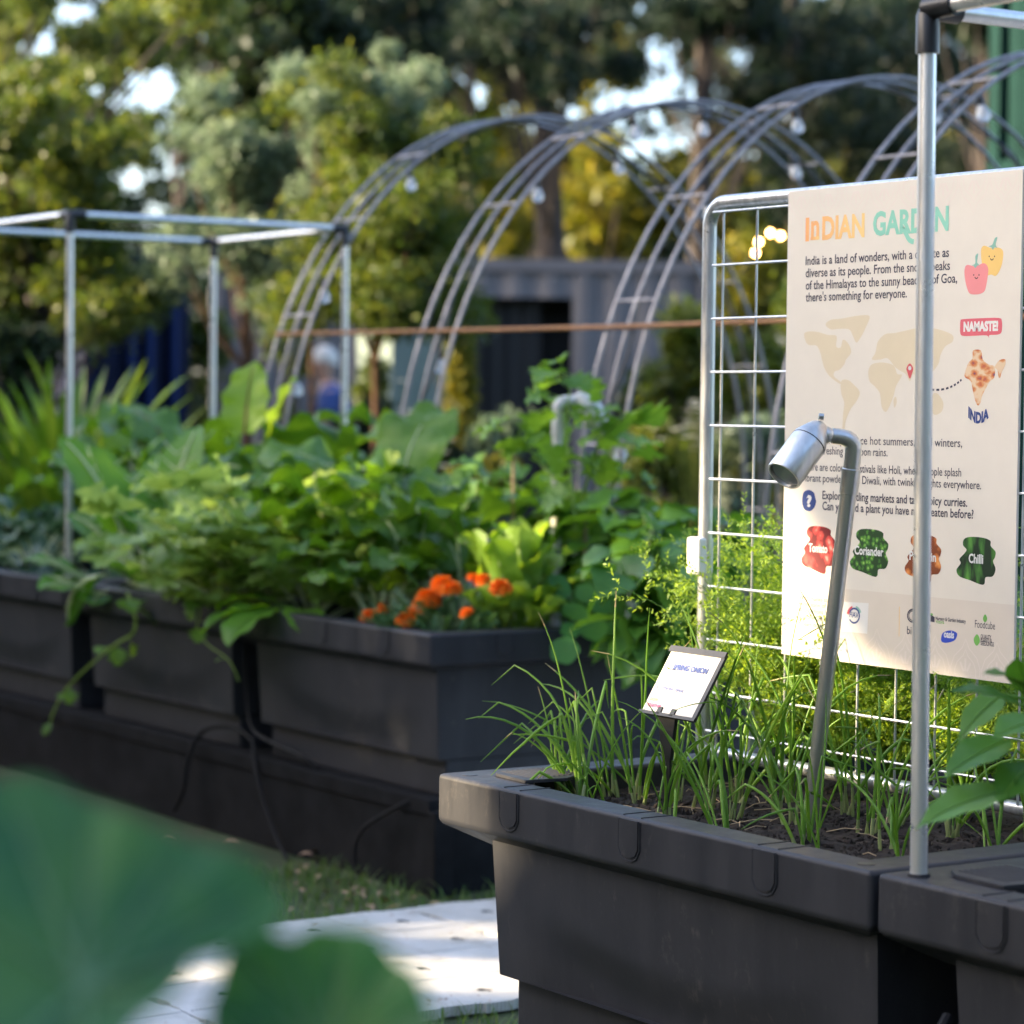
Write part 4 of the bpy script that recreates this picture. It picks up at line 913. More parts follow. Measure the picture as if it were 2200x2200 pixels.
# celery
def celery(label, px, py, x, n, sc=1.0):
    b = wx(px, py, x); r_ = thing('celery', label, 'celery', b, group='leafy vegetables in the back row of planters'); fl, fs = FM(), FM()
    for i in range(n):
        az = i*2.4 + rng.normal(0,.3); e = rng.uniform(.45,1.4); L = rng.uniform(.18,.44)*sc
        h = np.array([math.cos(az), math.sin(az), 0]); d = h*math.cos(e) + np.array([0,0,math.sin(e)])
        pts = bez((0,0,0), d*L*.7, d*L + h*L*.12, 7); ftube(fs, pts, np.linspace(.0035,.0018,7), 5)
        for j, off in ((6,0),(6,-1),(6,1),(4,-1),(4,1),(3,-1),(3,1)):
            sd = nrmz(np.cross(d, (0,0,1)) + 1e-6); ld = nrmz(d*(1.0 if off == 0 else .45) + sd*off + h*.3 + rng.normal(0,.2,3)); l = rng.uniform(.07,.115)*sc
            st = pts[j]; ftube(fs, np.array([st, st+ld*.02]), .0014, 4); blade(fl, st+ld*.018, ld, l, l*.48, 'lobed', curl=.5, fold=.15, ruffle=.12, nu=14, nv=4, roll=rng.normal(0,.4))
    fl.build('leaves', M['celery'], r_); fs.build('stalks', M['rib'], r_)
for px, py, x, n, sc, lab in [(425,1060,1.36,18,1.0,'pale celery at the front rim right of the pak choi'),(505,1040,1.36,26,1.22,'sunlit celery in the middle of the back row'),(470,1090,1.30,14,.6,'low celery leaning over the planter joint'),
    (590,1070,1.38,16,.85,'low celery left of the marigolds at the rim'),(385,1090,1.30,14,.6,'low celery above the hanging vine tips')]: celery(lab, px, py, x, n, sc)
# low broad leaf plant drooping over the rim
b = wx(560,1110,1.30); r_ = thing('kohlrabi', 'low broad dark leaves drooping over the planter rim at the joint', 'kohlrabi', b, group='leafy vegetables in the back row of planters'); fl, fs = FM(), FM()
for az, e, pet, L, W in ((camaz-1.35,.25,.08,.24,.07),(camaz-.75,.15,.10,.20,.075),(camaz-1.9,.45,.08,.20,.06),(camaz+.2,.2,.10,.16,.06)): petiole_leaf(fl, fs, (0,0,.05), az, e, pet, L, W, 'broad', droop=.25, r=.005, rib=fs, ribr=.004, curl=1.0, fold=.2, ruffle=.1, nu=12, nv=8)
fl.build('leaves', M['pakchoi'], r_); fs.build('stalks', M['vine'], r_)

# ---- marigold
mb0 = at_x(*k(830,1140),1.40); r_ = thing('marigold', 'bushy marigold with round orange flower heads at the planter\'s front corner', 'marigold', (1.40, mb0.y, .65)); fl, fs = FM(), FM()
for i in range(150):
    az = rng.uniform(0, 6.283); rr = .19*math.sqrt(rng.random()); c = np.array([math.cos(az)*rr*.8, math.sin(az)*rr, rng.uniform(.02,.13)*(1.15-rr/.25)])
    d = nrmz(np.array([math.cos(az), math.sin(az), rng.uniform(-.1,1.0)])); L = rng.uniform(.05,.085)
    pts = np.array([c + d*L*q/6 for q in range(7)]); ftube(fs, pts, .0009, 4)
    sd = nrmz(np.cross(d, rng.normal(0,1,3)))
    for q in range(1, 7):
        for sg in (-1, 1): blade(fl, pts[q], nrmz(sd*sg + d*.8), .026, .0045, 'lance', curl=.3, fold=.1, nu=3, nv=2)
fl.build('leaves', M['marifol'], r_); fs.build('stems', M['vine'], r_)
def flower_head(root, c, rad, ax):
    fm = FM(); ax = nrmz(np.asarray(ax, float)); u = nrmz(np.cross(ax, (0.3,.2,.9))); v = np.cross(ax, u)
    for ring in range(8):
        th = .08 + ring*.205; n = 5 + ring*3
        for q in range(n):
            a = 2*math.pi*(q+.5*(ring%2))/n + rng.normal(0,.12); d = ax*math.cos(th) + (u*math.cos(a)+v*math.sin(a))*math.sin(th)
            o = np.asarray(c) + d*rad*.35; blade(fm, o, nrmz(d + ax*.25 + rng.normal(0,.12,3)), rad*.72*rng.uniform(.8,1.15), rad*.27, 'spoon', curl=.9, fold=.35, ruffle=.35, nu=4, nv=4, roll=rng.normal(0,.5))
    fm.build('flower_head', M['petal'], root)
for px, py, x, s in [(835,1107,1.40,.030),(852,1119,1.38,.030),(808,1135,1.34,.034),(792,1148,1.36,.022),(893,1096,1.36,.020),(912,1098,1.37,.021),(944,1113,1.33,.028),(697,1167,1.27,.024),(765,1172,1.25,.026),(882,1160,1.29,.018),(776,1160,1.27,.018),(722,1150,1.32,.016)]:
    p = at_x(*k(px, py), x); flower_head(r_, (p.x-1.40, p.y-mb0.y, p.z-.65), s*1.08, (rng.normal(-.35,.2), rng.normal(-.35,.2), .8))
    
# ---- lettuce
b = wx(975,1130,1.56); r_ = thing('lettuce', 'bright yellow-green upright lettuce catching the sun beside the marigolds', 'lettuce', b); fl, fs = FM(), FM()
for i in range(24):
    az = i*2.4; e = 1.54 - .028*i*rng.uniform(.5,1); L = (rng.uniform(.29,.37) if i < 15 else .2)
    h = np.array([math.cos(az), math.sin(az), 0]); d = h*math.cos(e) + np.array([0,0,math.sin(e)])
    blade(fl, h*.022, d, L, rng.uniform(.055,.075), 'spoon', curl=.10 if i < 12 else .4, fold=.45, ruffle=.34, nu=16, nv=8, rib=fs, ribr=.004, crink=.015)
fl.build('leaves', M['lettuce'], r_); fs.build('ribs', M['rib'], r_)

# ---- round-leaved nasturtium trailing over the right rim
nb = at_y(*k(1085,1150),3.16); r_ = thing('nasturtium', 'round-leaved nasturtium trailing over the planter\'s right rim', 'nasturtium', (nb.x, nb.y, .68)); fl, fs = FM(), FM()
def disc(fm, c, nr, rad, cup=.04):
    nr = nrmz(np.asarray(nr, float)); u = nrmz(np.cross(nr, (.2,.9,.3))); v = np.cross(nr, u); c = np.asarray(c, float)
    V = [c]; n = 20
    for ri in (.5, 1.0):
        for q in range(n):
            a = 2*math.pi*q/n; rr = rad*ri*(1 + .05*math.sin(5*a+1)); V.append(c + (u*math.cos(a)+v*math.sin(a))*rr + nr*cup*rad*ri*ri*(1+.5*math.sin(3*a)))
    V = np.array(V); Q = [(0, 1+q, 1+(q+1)%n, 0) for q in range(0)]
    Q = [(1+n+q, 1+n+(q+1)%n, 1+(q+1)%n, 1+q) for q in range(n)] + [(0, 1+q, 1+(q+1)%n, 1+(q+2)%n) for q in range(0, n, 2)]
    fm.add(V, Q)
for px, py, y, rad in [(1065,1228,3.03,.036),(1050,1110,3.16,.036),(1085,1155,3.10,.034),(1120,1185,3.05,.036),(1150,1200,3.04,.034),(1105,1120,3.14,.028),(1135,1140,3.10,.030),(1030,1140,3.2,.026),(1160,1165,3.1,.026),(1010,1165,3.22,.024),(1075,1190,3.06,.024),(1130,1225,3.035,.022)]:
    p = at_y(*k(px, py), y); c = np.array([p.x-nb.x, p.y-nb.y, p.z-.68]); nr = np.array([-.45,-.75,.6]) + rng.normal(0,.2,3)
    disc(fl, c, nr, rad*1.12); ftube(fs, bez((0,0,-.02), c*.5+np.array([0,0,.06]), c, 8), .0022, 5)
pts = np.array([tuple(at_y(*k(px, py), 3.04)) for px, py in ((1075,1095),(1110,1085),(1150,1100),(1172,1135),(1180,1175),(1172,1205),(1160,1225))]) - np.array([nb.x, nb.y, .68]); ftube(fs, pts, .0065, 6)
fl.build('leaves', M['nast'], r_); fs.build('stems', M['lettuce'], r_)

# ---- pepper plants
def pepper(label, px, py, x, hgt, n, group='pepper plants at the right of the back row', mt='pepper', bz=.64, base=None, L=(.06,.10), pods=0):
    b = base or wx(px, py, x); r_ = thing('pepper_plant', label, 'pepper plant', b, group=group); fl, fs = FM(), FM()
    for s_ in range(4):
        az = s_*1.57 + rng.normal(0,.4); top = np.array([math.cos(az)*hgt*.42, math.sin(az)*hgt*.42, hgt*rng.uniform(.75,1.05)])
        pts = bez((0,0,-.02), (0,0,hgt*.5), top, 9); ftube(fs, pts, np.linspace(.006,.0022,9), 5)
        for q in range(n):
            j = rng.integers(2, 9); a2 = rng.uniform(0, 6.283); e = rng.uniform(-.3,.9)
            petiole_leaf(fl, fs, pts[j], a2, e, rng.uniform(.02,.05), rng.uniform(*L), rng.uniform(.026,.042)*(L[1]/.11), 'lance', droop=.5, r=.0016, curl=.7, fold=.25, ruffle=.06, nu=8, nv=4, roll=rng.normal(0,.3))
    fl.build('leaves', M[mt], r_); fs.build('stems', M['vine'], r_)
    return r_
for px, py, x, h, lab in [(1170,1090,1.95,.40,'pepper plant right of the climbing vine'),(1250,1080,1.85,.36,'pepper plant behind the mesh post, leaves dark and pointed'),(1220,1150,1.60,.28,'low pepper plant near the right rim of the back planter'),(1290,1100,2.1,.36,'pepper plant farthest right in the back row'),(1060,1080,2.0,.36,'pepper plant under the climbing vine'),(1130,1040,2.15,.40,'pepper plant behind the vine at the back rim'),(1290,1160,1.75,.30,'pepper plant low beside the mesh post')]:
    pepper(lab, px, py, x, h, 18, L=(.10,.175))
# ---- climbing vine with the pale lamp
b = wx(1085,1040,1.92); r_ = thing('climbing_vine', 'climbing vine with lobed leaves wound round the pale spotlight', 'climbing vine', b); fl, fs = FM(), FM()
B0 = np.array(b)
for k_, pl in enumerate([[(1085,1000),(1075,900),(1065,800),(1075,735),(1065,705)],[(1080,1000),(1110,900),(1130,830),(1165,800),(1190,780)],[(1070,1000),(1040,900),(1000,850),(975,830),(990,790),(1040,765)],[(1090,1000),(1140,940),(1170,890),(1190,850)],[(1060,1000),(1000,930),(950,905),(905,905)]]):
    pts = np.array([tuple(at_x(*k(px, py), 1.92 + (.06*k_ - .12))) for px, py in pl]) - B0
    out = []
    for i in range(len(pts)-1): out += [pts[i]*(1-t)+pts[i+1]*t for t in (0,.33,.66)]
    out.append(pts[-1]); out = np.array(out); ftube(fs, out, np.linspace(.005,.002,len(out)), 5)
    for q in range(2, len(out)):
        for _ in range((1 if out[q][2] > .42 else 2) if q < len(out)-2 else 2):
            petiole_leaf(fl, fs, out[q], rng.uniform(0,6.283), rng.uniform(-.2,1.0), rng.uniform(.02,.06), rng.uniform(.065,.115), rng.uniform(.034,.055), 'lobed', droop=.6, r=.0015, curl=.7, fold=.2, ruffle=.14, nu=12, nv=4, roll=rng.normal(0,.4))
fl.build('leaves', M['vine'], r_); fs.build('stems', M['celery'], r_)
mb = MB()
for px in (968, 1105): 
    q = at_x(*k(px,960),1.95); mb = MB(); mb.tube([(1.95,q.y,.62),(1.95,q.y,1.17 if px < 1000 else 1.05)], .005, 6)
    tag(mb.build('bamboo_stake', M['straw']), ['thin bamboo stake left of the climbing vine','thin bamboo stake right of the climbing vine'][px > 1000], 'stake')
# ---- vine tips hanging over the planters
def hanging_vine(label, pl, x, r, leaves):
    P = [at_x(*k(px, py), x) for px, py in pl]; b = P[0]; r_ = thing('vine_tip', label, 'vine', b, group='vine tips hanging over the planter fronts'); fl, fs = FM(), FM()
    pts = np.array([tuple(p-b) for p in P]); out = []
    for i in range(len(pts)-1):
        p0, p1, p2, p3 = pts[max(0,i-1)], pts[i], pts[i+1], pts[min(len(pts)-1,i+2)]
        for t in np.linspace(0,1,6,endpoint=False): out.append(.5*((2*p1)+(p2-p0)*t+(2*p0-5*p1+4*p2-p3)*t*t+(3*p1-p0-3*p2+p3)*t**3))
    out.append(pts[-1]); out = np.array(out); ftube(fs, out, np.linspace(r, r*.6, len(out)), 6)
    for f, L in leaves:
        o = out[int(f*(len(out)-1))]; petiole_leaf(fl, fs, o, camaz+rng.uniform(-1.6,1.6), rng.uniform(-.9,.3), .02, L, L*.5, 'lobed', droop=.4, r=.0016, curl=.6, fold=.2, ruffle=.15, nu=12, nv=4)
    fl.build('leaves', M['vine'], r_); fs.build('stems', M['celery'], r_)
hanging_vine('long pale vine tip hanging lowest at the left, down past the planter body', [(240,1120),(255,1165),(250,1195),(215,1218),(170,1255),(125,1300),(100,1345),(95,1365)], 1.15, .0055, [(.35,.05),(.42,.06),(.46,.05),(.7,.05),(.75,.03),(.95,.03),(1,.03),(.98,.025),(.05,.08),(.1,.07)])
hanging_vine('short vine tip with a curled end hanging at the planter joint', [(375,1110),(378,1150),(372,1185),(390,1215),(425,1240),(440,1260),(450,1285)], 1.16, .004, [(.3,.06),(.33,.05),(.02,.07),(.06,.07),(.7,.02),(.12,.06)])
p_ = at_x(*k(195,1085),1.19); r_ = thing('drooping_leaf', 'big curled leaf with a pale rib drooping in front of the left planter', 'leaf', p_); fl, fs = FM(), FM()
pts = np.array([tuple(at_x(*k(px, py), 1.13) - p_) for px, py in ((195,1085),(165,1092),(140,1115),(128,1145),(128,1175))])
ftube(fs, pts, [.005,.007,.007,.006,.003], 6)
W2 = [0,.055,.085,.075,.02]
V = []
for i in range(5):
    for j in range(6): V.append(pts[i] + np.array([.02*math.sin(j*1.2), -W2[i]*j/5*.9, -W2[i]*j/5*.55]))
fl.add(V, [(i*6+j, (i+1)*6+j, (i+1)*6+j+1, i*6+j+1) for i in range(4) for j in range(5)])
fl.build('blade', M['pakchoi'], r_); fs.build('rib', M['rib'], r_)

# ---- basil-like plant at the right edge, in the nearest planter
b = (.30, -.36, .64); r_ = thing('basil', 'large-leaved basil at the right edge, one spotted leaf drooping before the pipe', 'basil', b); fl, fs = FM(), FM()
B0 = np.array(b); ftube(fs, bez((0,0,-.02),(0,.01,.15),(.0,.0,.30),8), np.linspace(.006,.003,8), 6)
for (bx, by), (tx, ty), dp, W in [((1905,1490),(1738,1572),3.28,.036),((1905,1395),(1790,1475),3.30,.034),((1925,1330),(1800,1310),3.35,.028),((1890,1310),(1815,1400),3.45,.024),((1930,1290),(1860,1275),3.40,.022),((1945,1440),(1890,1520),3.3,.03),((1960,1360),(1880,1400),3.28,.03),((1930,1310),(1925,1240),3.4,.024),((1960,1300),(1985,1400),3.4,.03)]:
    p0 = np.array(tuple(at(*k(bx, by), dp+.02))) - B0; p1 = np.array(tuple(at(*k(tx, ty), dp-.02))) - B0
    ftube(fs, bez((0,0,.12), p0*.5+np.array([0,0,.12]), p0, 8), .0026, 5)
    d = p1-p0; L = float(np.linalg.norm(d)); blade(fl, p0, d/L + np.array([0,0,.22]), L*1.04, W, 'lance', curl=.45, fold=.16, ruffle=.05, nu=14, nv=8, roll=.25, rib=fs, ribr=.0016)
fl.build('leaves', M['pepper'], r_); fs.build('stems', M['vine'], r_)

# ---- big soft leaves close to the camera
def big_leaf(root, outline, centre, dist, tilt, name='leaf', dy=0):
    """round blade close to the lens: real size about 10 cm, gently cupped, radiating veins"""
    centre = (centre[0], centre[1]+dy); outline = [(a, b+dy) for a, b in outline]
    c0 = at(*k(*centre), dist); loop = [at(*k(px, py), dist + tilt[0]*(px-centre[0])/1000 + tilt[1]*(py-centre[1])/1000) for px, py in outline]
    P = [Vector(p) for p in loop]; N = len(P); out = []
    for i in range(N):
        p0, p1, p2, p3 = P[i-1], P[i], P[(i+1)%N], P[(i+2)%N]
        for q in range(4):
            t = q/4; out.append(.5*((2*p1)+(p2-p0)*t+(2*p0-5*p1+4*p2-p3)*t*t+(3*p1-p0-3*p2+p3)*t**3))
    fl, fs = FM(), FM(); n = len(out); V = []; nr = np.array(tuple(-CF + CU*.8)); nr = nrmz(nr); rings = 8
    for ri in range(rings+1):
        f = ri/rings
        for q in range(n):
            pt = c0.lerp(out[q], f); a = 2*math.pi*q/n
            V.append(np.array(tuple(pt)) + nr*(.010*f*f + .0035*f*math.sin(9*a) - .012*(1-f)))
    fl.add(V, [(i*n+j, i*n+(j+1)%n, (i+1)*n+(j+1)%n, (i+1)*n+j) for i in range(rings) for j in range(n)])
    bl = fl.build(name, M['bigleaf'], root)
    for q in range(0, n, max(1, n//9)): ftube(fs, np.array([V[i*n+q] + nr*.0006 for i in range(0, rings)]), np.linspace(.0022,.0007,rings), 5)
    fs.build('veins', M['bigvein'], bl)
    st = FM(); e = np.array(tuple(c0)); ftube(st, bez((e[0]+.10, e[1]-.05, 0), (e[0]+.12, e[1]-.02, e[2]*.6), e - nr*.012, 10), .0028, 6); st.build('stalk', M['nast'], root)
r_ = thing('foreground_plant', 'blurred round-leaved plant close to the camera at lower left', 'plant', (0,0,0))
big_leaf(r_, [(-260,1560),(-120,1470),(10,1440),(90,1446),(170,1475),(260,1520),(350,1545),(440,1580),(515,1625),(545,1690),(500,1735),(430,1752),(375,1772),(345,1820),(320,1862),(250,1905),(170,2060),(0,2200),(-200,2150),(-330,1900)], (150,1790), 1.22, (.10,-.25), dy=52)
big_leaf(r_, [(395,1960),(402,1900),(420,1845),(452,1795),(492,1772),(540,1782),(585,1775),(640,1762),(700,1782),(752,1822),(795,1870),(818,1935),(820,2010),(760,2140),(600,2200),(470,2150),(410,2060)], (610,1990), 1.26, (-.05,-.15))
# ------------------------------------------------------------------ grass by the walkway
fm = FM(); n = 15000; V = []
while len(V) < n:
    x, y = rng.uniform(-1.1,1.35), rng.uniform(1.3,3.6)
    if 1.9 < y < 2.87: continue
    if y > 2.87 and rng.random() < .0: continue
    if x > 1.18 and y > 3.05: continue
    h = rng.uniform(.012,.042)*(1.5 if (y > 2.98 and x > .9) else 1); a = rng.uniform(0,6.28); lean = rng.uniform(.1,1.3)*h
    w_ = rng.uniform(.0012,.0026); d = np.array([math.cos(a), math.sin(a), 0]); s_ = np.array([-d[1], d[0], 0])*w_; p = np.array([x, y, 0.0]); m_ = p + d*lean*.35 + np.array([0,0,h*.65]); t_ = p + d*lean + np.array([0,0,h])
    V.append(np.array([p-s_, p+s_, m_+s_*.8, m_-s_*.8])); V.append(np.array([m_-s_*.8, m_+s_*.8, t_+s_*.15, t_-s_*.15]))
V = np.concatenate(V); fm.add(V, np.arange(len(V)).reshape(-1,4)); tag(fm.build('grass', M['grass']), 'short green grass between the walkway and the black plinth', 'grass', kind='stuff')
fm = FM()
for i in range(70):
    c = np.array([rng.uniform(.2,1.15), rng.uniform(2.9,3.6), .02]); blade(fm, c, nrmz(rng.normal(0,1,3)*np.array([1,1,.3])), rng.uniform(.02,.05), rng.uniform(.006,.014), 'oval', curl=.8, fold=.3, nu=5, nv=2)
for px, py in ((585,1610),(560,1618),(420,1595),(300,1590)):
    p = at_z(*k(px, py), .025); blade(fm, np.array(tuple(p)), (.6,-.5,.5), .05, .018, 'oval', curl=1.0, fold=.3, nu=6, nv=3)
for i in range(150):
    c = np.array([rng.uniform(-.6,1.25), rng.choice([rng.uniform(1.9,2.86), rng.uniform(2.75,2.87), rng.uniform(1.88,1.98)]), .031]); blade(fm, c, nrmz(rng.normal(0,1,3)*np.array([1,1,.12])), rng.uniform(.005,.022), rng.uniform(.0012,.004), 'oval', curl=.5, fold=.3, nu=4, nv=2)
tag(fm.build('leaf_litter', M['dead_leaf'], None), 'dry fallen leaves in the grass by the plinth', 'fallen leaves', kind='stuff')
fm = FM(); V = []
for i in range(9000):
    x, y = rng.uniform(2.5,14), rng.uniform(3.5,22); h = rng.uniform(.05,.16); a = rng.uniform(0,6.28); w_ = .008; d = np.array([math.cos(a), math.sin(a), 0]); s_ = np.array([-d[1], d[0], 0])*w_; p = np.array([x, y, 0.])
    V.append(np.array([p-s_, p+s_, p+d*h*.5+s_*.2+np.array([0,0,h]), p+d*h*.5-s_*.2+np.array([0,0,h])]))
V = np.concatenate(V); fm.add(V, np.arange(len(V)).reshape(-1,4)); tag(fm.build('far_grass', M['grass']), 'rough grass under the arches and towards the container', 'grass', kind='stuff')

# ------------------------------------------------------------------ arches of the tunnel
ARCH = [(3.22,5.62,'farthest steel rod arch, leftmost in the photo'),(3.36,4.85,'second steel rod arch from the left, its foot behind the chard'),(3.46,3.90,'third steel rod arch, crossing the dark doorway\'s right side'),(3.42,2.92,'nearest steel rod arch, rising behind the mesh panel and sign')]
EA, EB, EZ = 1.15, 1.48, .92
def apt(xc, y, a): return Vector((xc - EA*math.cos(a), y, EZ + EB*math.sin(a)))
bulb_at = [[.62,.36,1.05,1.9],[.95,.42,1.35,1.62,2.0],[1.22,.82,.22,1.75,2.15],[1.12,.6,1.5,1.8,2.1]]
strings = []
for (xc, y, lab), bl in zip(ARCH, bulb_at):
    r_ = thing('garden_arch', lab, 'garden arch', (xc, y, 0), group='steel rod arches of the walk-through tunnel')
    for j in (-1, 0, 1):
        mb = MB(); pts = [Vector((-EA-.02, .105*j, 0)), Vector((-EA-.005, .105*j, .5))] + [apt(xc, y, R(a)) - Vector((xc, y, 0)) + Vector((0, .105*j, 0)) for a in range(0, 181, 5)] + [Vector((EA+.005, .105*j, .5)), Vector((EA+.02, .105*j, 0))]
        mb.tube(pts, .0075 if j else .0065, 8); mb.build('rod', M['arch'], r_)
    for i, a in enumerate(range(8, 180, 19)):
        mb = MB(); p = apt(xc, y, R(a + rng.uniform(-3,3))) - Vector((xc, y, 0)); mb.tube([p+Vector((0,-.11,0)), p+Vector((0,.11,0))], .0052, 6); mb.build('rung', M['arch'], r_)
    st = thing('string_lights', 'black festoon cable with clear bulbs wound along the ' + {0:'farthest arch',1:'second arch from the left',2:'third arch, right of the doorway',3:'nearest arch'}[len(strings)], 'string lights', (xc, y, 0), group='festoon lights on the arches'); strings.append(st)
    mb = MB(); mb.tube([apt(xc, y, R(a)) - Vector((xc, y, .018 + .012*math.sin(a*.35))) + Vector((0, .03*math.sin(a*.2), 0)) for a in range(2, 179, 3)], .0045, 6); mb.build('cable', M['black'], st)
    for a in bl:
        p = apt(xc, y, a) - Vector((xc, y, 0)) + Vector((.01, rng.uniform(-.06,-.01), -.03)); d = Vector((rng.uniform(-.05,.25), rng.uniform(-.3,.1), -1)).normalized()
        mb = MB(); mb.lathe(p, d, [(-.015,.006),(.0,.011),(.028,.012),(.032,.010)], 12); sk = mb.build('socket', M['black'], st)
        mb = MB(); mb.lathe(p, d, [(.030,.009),(.040,.014),(.052,.0195),(.065,.021),(.077,.0165),(.083,.008),(.085,.001)], 14); mb.build('bulb', M['bulb'], sk)
mb = MB(); rp = [apt(xc, y, math.asin((1.555-EZ)/EB)) + Vector((-.012, 0, 0)) for xc, y, _ in ARCH]; rp.append(Vector((2.62, 1.5, 1.55)))
mb.tube([rp[0]+Vector((0,.1,0))] + rp, .0075, 8); tag(mb.build('rope', M['rust']), 'taut orange-brown rope tied across the arches', 'rope')
st = thing('string_lights', 'string of four small lit amber bulbs seen through the mesh', 'string lights', at(1640,540,13)); mb = MB(); P = [at(px, py, 13) - at(1640,540,13) for px, py in ((1590,590),(1623,543),(1630,519),(1655,500),(1677,506),(1720,540))]
mb.tube(P, .004, 5); mb.build('cable', M['black'], st)
for p in P[1:5]: mb = MB(); mb.lathe(p, (0,0,-1), [(-.012,.004),(-.006,.012),(.006,.014),(.014,.008),(.017,.001)], 10); mb.build('lit_bulb', M['litbulb'], st)

# ------------------------------------------------------------------ containers, shed, low things behind
def corrugated(mb, p0, d, L, z0, z1, out, pitch=.28, dep=.036):
    n = int(L/pitch); vs = []; fs = []
    for i in range(n):
        for f, o in ((0,0),(.25,1),(.5,1),(.75,0)): 
            q = p0 + d*(L*(i+f)/n) + out*(dep*o); vs += [q+Vector((0,0,z0)), q+Vector((0,0,z1))]
    q = p0 + d*L; vs += [q+Vector((0,0,z0)), q+Vector((0,0,z1))]
    mb.add(vs, [(2*i, 2*i+2, 2*i+3, 2*i+1) for i in range(len(vs)//2-1)])
def container(label, o, d, L, H, mt, door=None, name='shipping_container', Wd=2.4, zb=0.0):
    """o: left corner on the ground, d: along its long face; door = (start, width, height)"""
    d = Vector(d).normalized(); out = Vector((d.y, -d.x, 0)); r_ = thing(name, label, 'shipping container', o)
    mb = MB(); X = lambda a, b2=0, z=0: d*a + out*b2 + Vector((0,0,z))
    if door:
        a, wdt, hh = door
        corrugated(mb, X(.1), d, a-.1, .15+zb, H-.12+zb, out); corrugated(mb, X(a+wdt), d, L-.1-a-wdt, .15+zb, H-.12+zb, out); corrugated(mb, X(a), d, wdt, hh+zb, H-.12+zb, out)
    else: corrugated(mb, X(.1), d, L-.2, .15+zb, H-.12+zb, out)
    corrugated(mb, X(L), -out, Wd, .15+zb, H-.12+zb, d); corrugated(mb, X(0)-out*Wd, out, Wd, .15+zb, H-.12+zb, -d); corrugated(mb, X(L)-out*Wd, -d, L, .15+zb, H-.12+zb, -out)
    mb.build('wall', mt, r_, smooth=False)
    mb = MB()
    for z in (.075, H-.06): mb.obox(X(L/2,.01,z+zb), d, out, Vector((0,0,1)), L/2, .05, .075 if z < 1 else .06)
    for a in (.05, L-.05): mb.obox(X(a,.012,H/2+zb), d, out, Vector((0,0,1)), .06, .055, H/2)
    mb.build('frame', mt, r_, smooth=False)
    mb = MB(); mb.obox(X(L/2,-Wd/2,H-.03+zb), d, out, Vector((0,0,1)), L/2, Wd/2, .02); mb.build('roof', mt, r_, smooth=False)
    if door:
        a, wdt, hh = door
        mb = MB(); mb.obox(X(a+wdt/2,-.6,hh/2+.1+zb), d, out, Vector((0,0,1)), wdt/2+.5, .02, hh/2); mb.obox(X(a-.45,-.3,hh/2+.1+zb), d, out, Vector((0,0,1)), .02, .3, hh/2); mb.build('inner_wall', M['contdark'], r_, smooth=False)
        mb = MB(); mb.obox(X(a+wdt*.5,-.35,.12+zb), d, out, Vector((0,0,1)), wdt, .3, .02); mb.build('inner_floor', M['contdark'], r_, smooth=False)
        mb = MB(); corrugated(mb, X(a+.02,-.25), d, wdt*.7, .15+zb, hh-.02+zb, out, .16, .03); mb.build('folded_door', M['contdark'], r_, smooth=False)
        mb = MB(); mb.obox(X(a+.02,.06,hh/2+.07+zb), d, out, Vector((0,0,1)), .03, .12, hh/2-.05); mb.build('door_jamb', M['navy'], r_, smooth=False)
    return r_
o = at(*k(400,900),26); e = at(*k(1335,900),26.4); o.z = 0; e.z = 0; L_ = (e-o).length; f_ = 475/935
container('grey corrugated container with a dark open doorway, beyond the arches', o, e-o, L_, 2.76, M['contgrey'], (L_*f_, L_*.212, 2.38))
o = at(*k(150,900),21); e = at(*k(345,900),21.6); o.z = e.z = 0
r2 = container('navy container with bright blue door bars, behind the strap-leaf plant', o, e-o, (e-o).length, 2.55, M['navy'])
for f_ in (.45,.62,.86):
    mb = MB(); q = (e-o)*f_; nn = Vector(((e-o).normalized().y, -(e-o).normalized().x, 0)); mb.tube([q+nn*.07+Vector((0,0,.2)), q+nn*.07+Vector((0,0,2.4))], .035, 8); mb.build('lock_bar', M['blue'], r2)
o = at(*k(1872,900),15.5); e = at(*k(2130,900),14.2); o.z = e.z = 0
container('lower dark green container behind the sign at the right edge', o, e-o, (e-o).length, 2.6, M['teal'])
container('upper dark green container stacked at the top right corner', o, e-o, (e-o).length, 2.6, M['teal'], zb=2.6)
o = at(*k(735,900),23); e = at(*k(845,900),23.2); o.z = e.z = 0; d = (e-o); L_ = d.length; d.normalize(); out = Vector((d.y,-d.x,0))
r_ = thing('garden_shed', 'small pale green weatherboard shed left of the dark doorway', 'shed', o); mb = MB()
for i in range(15): mb.obox(d*(L_/2) + out*(.012*(i%2)*0) + Vector((0,0,.08+.13*i)) , d, (out + Vector((0,0,.18))).normalized(), Vector((0,0,1)), L_/2, .02, .066)
mb.obox(d*(L_/2) - out*.5 + Vector((0,0,1.0)), d, out, Vector((0,0,1)), L_/2-.01, .45, 1.0); mb.build('wall', M['shed'], r_, smooth=False)
mb = MB(); mb.obox(d*(L_/2) - out*.5 + Vector((0,0,2.06)), d, out, Vector((0,0,1)), L_/2+.08, .6, .04); mb.build('roof', M['contgrey'], r_, smooth=False)
o = at(*k(905,945),10.5); mb = MB(); mb.obox(Vector((o.x, o.y, .40)), CR.normalized(), Vector((CF.x, CF.y, 0)).normalized(), Vector((0,0,1)), .22, .15, .40-.001)
tag(mb.build('garden_trough', M['kerb'], None, bevel=.02), 'lilac-grey trough edge behind the leafy planters, below the dark doorway', 'trough')

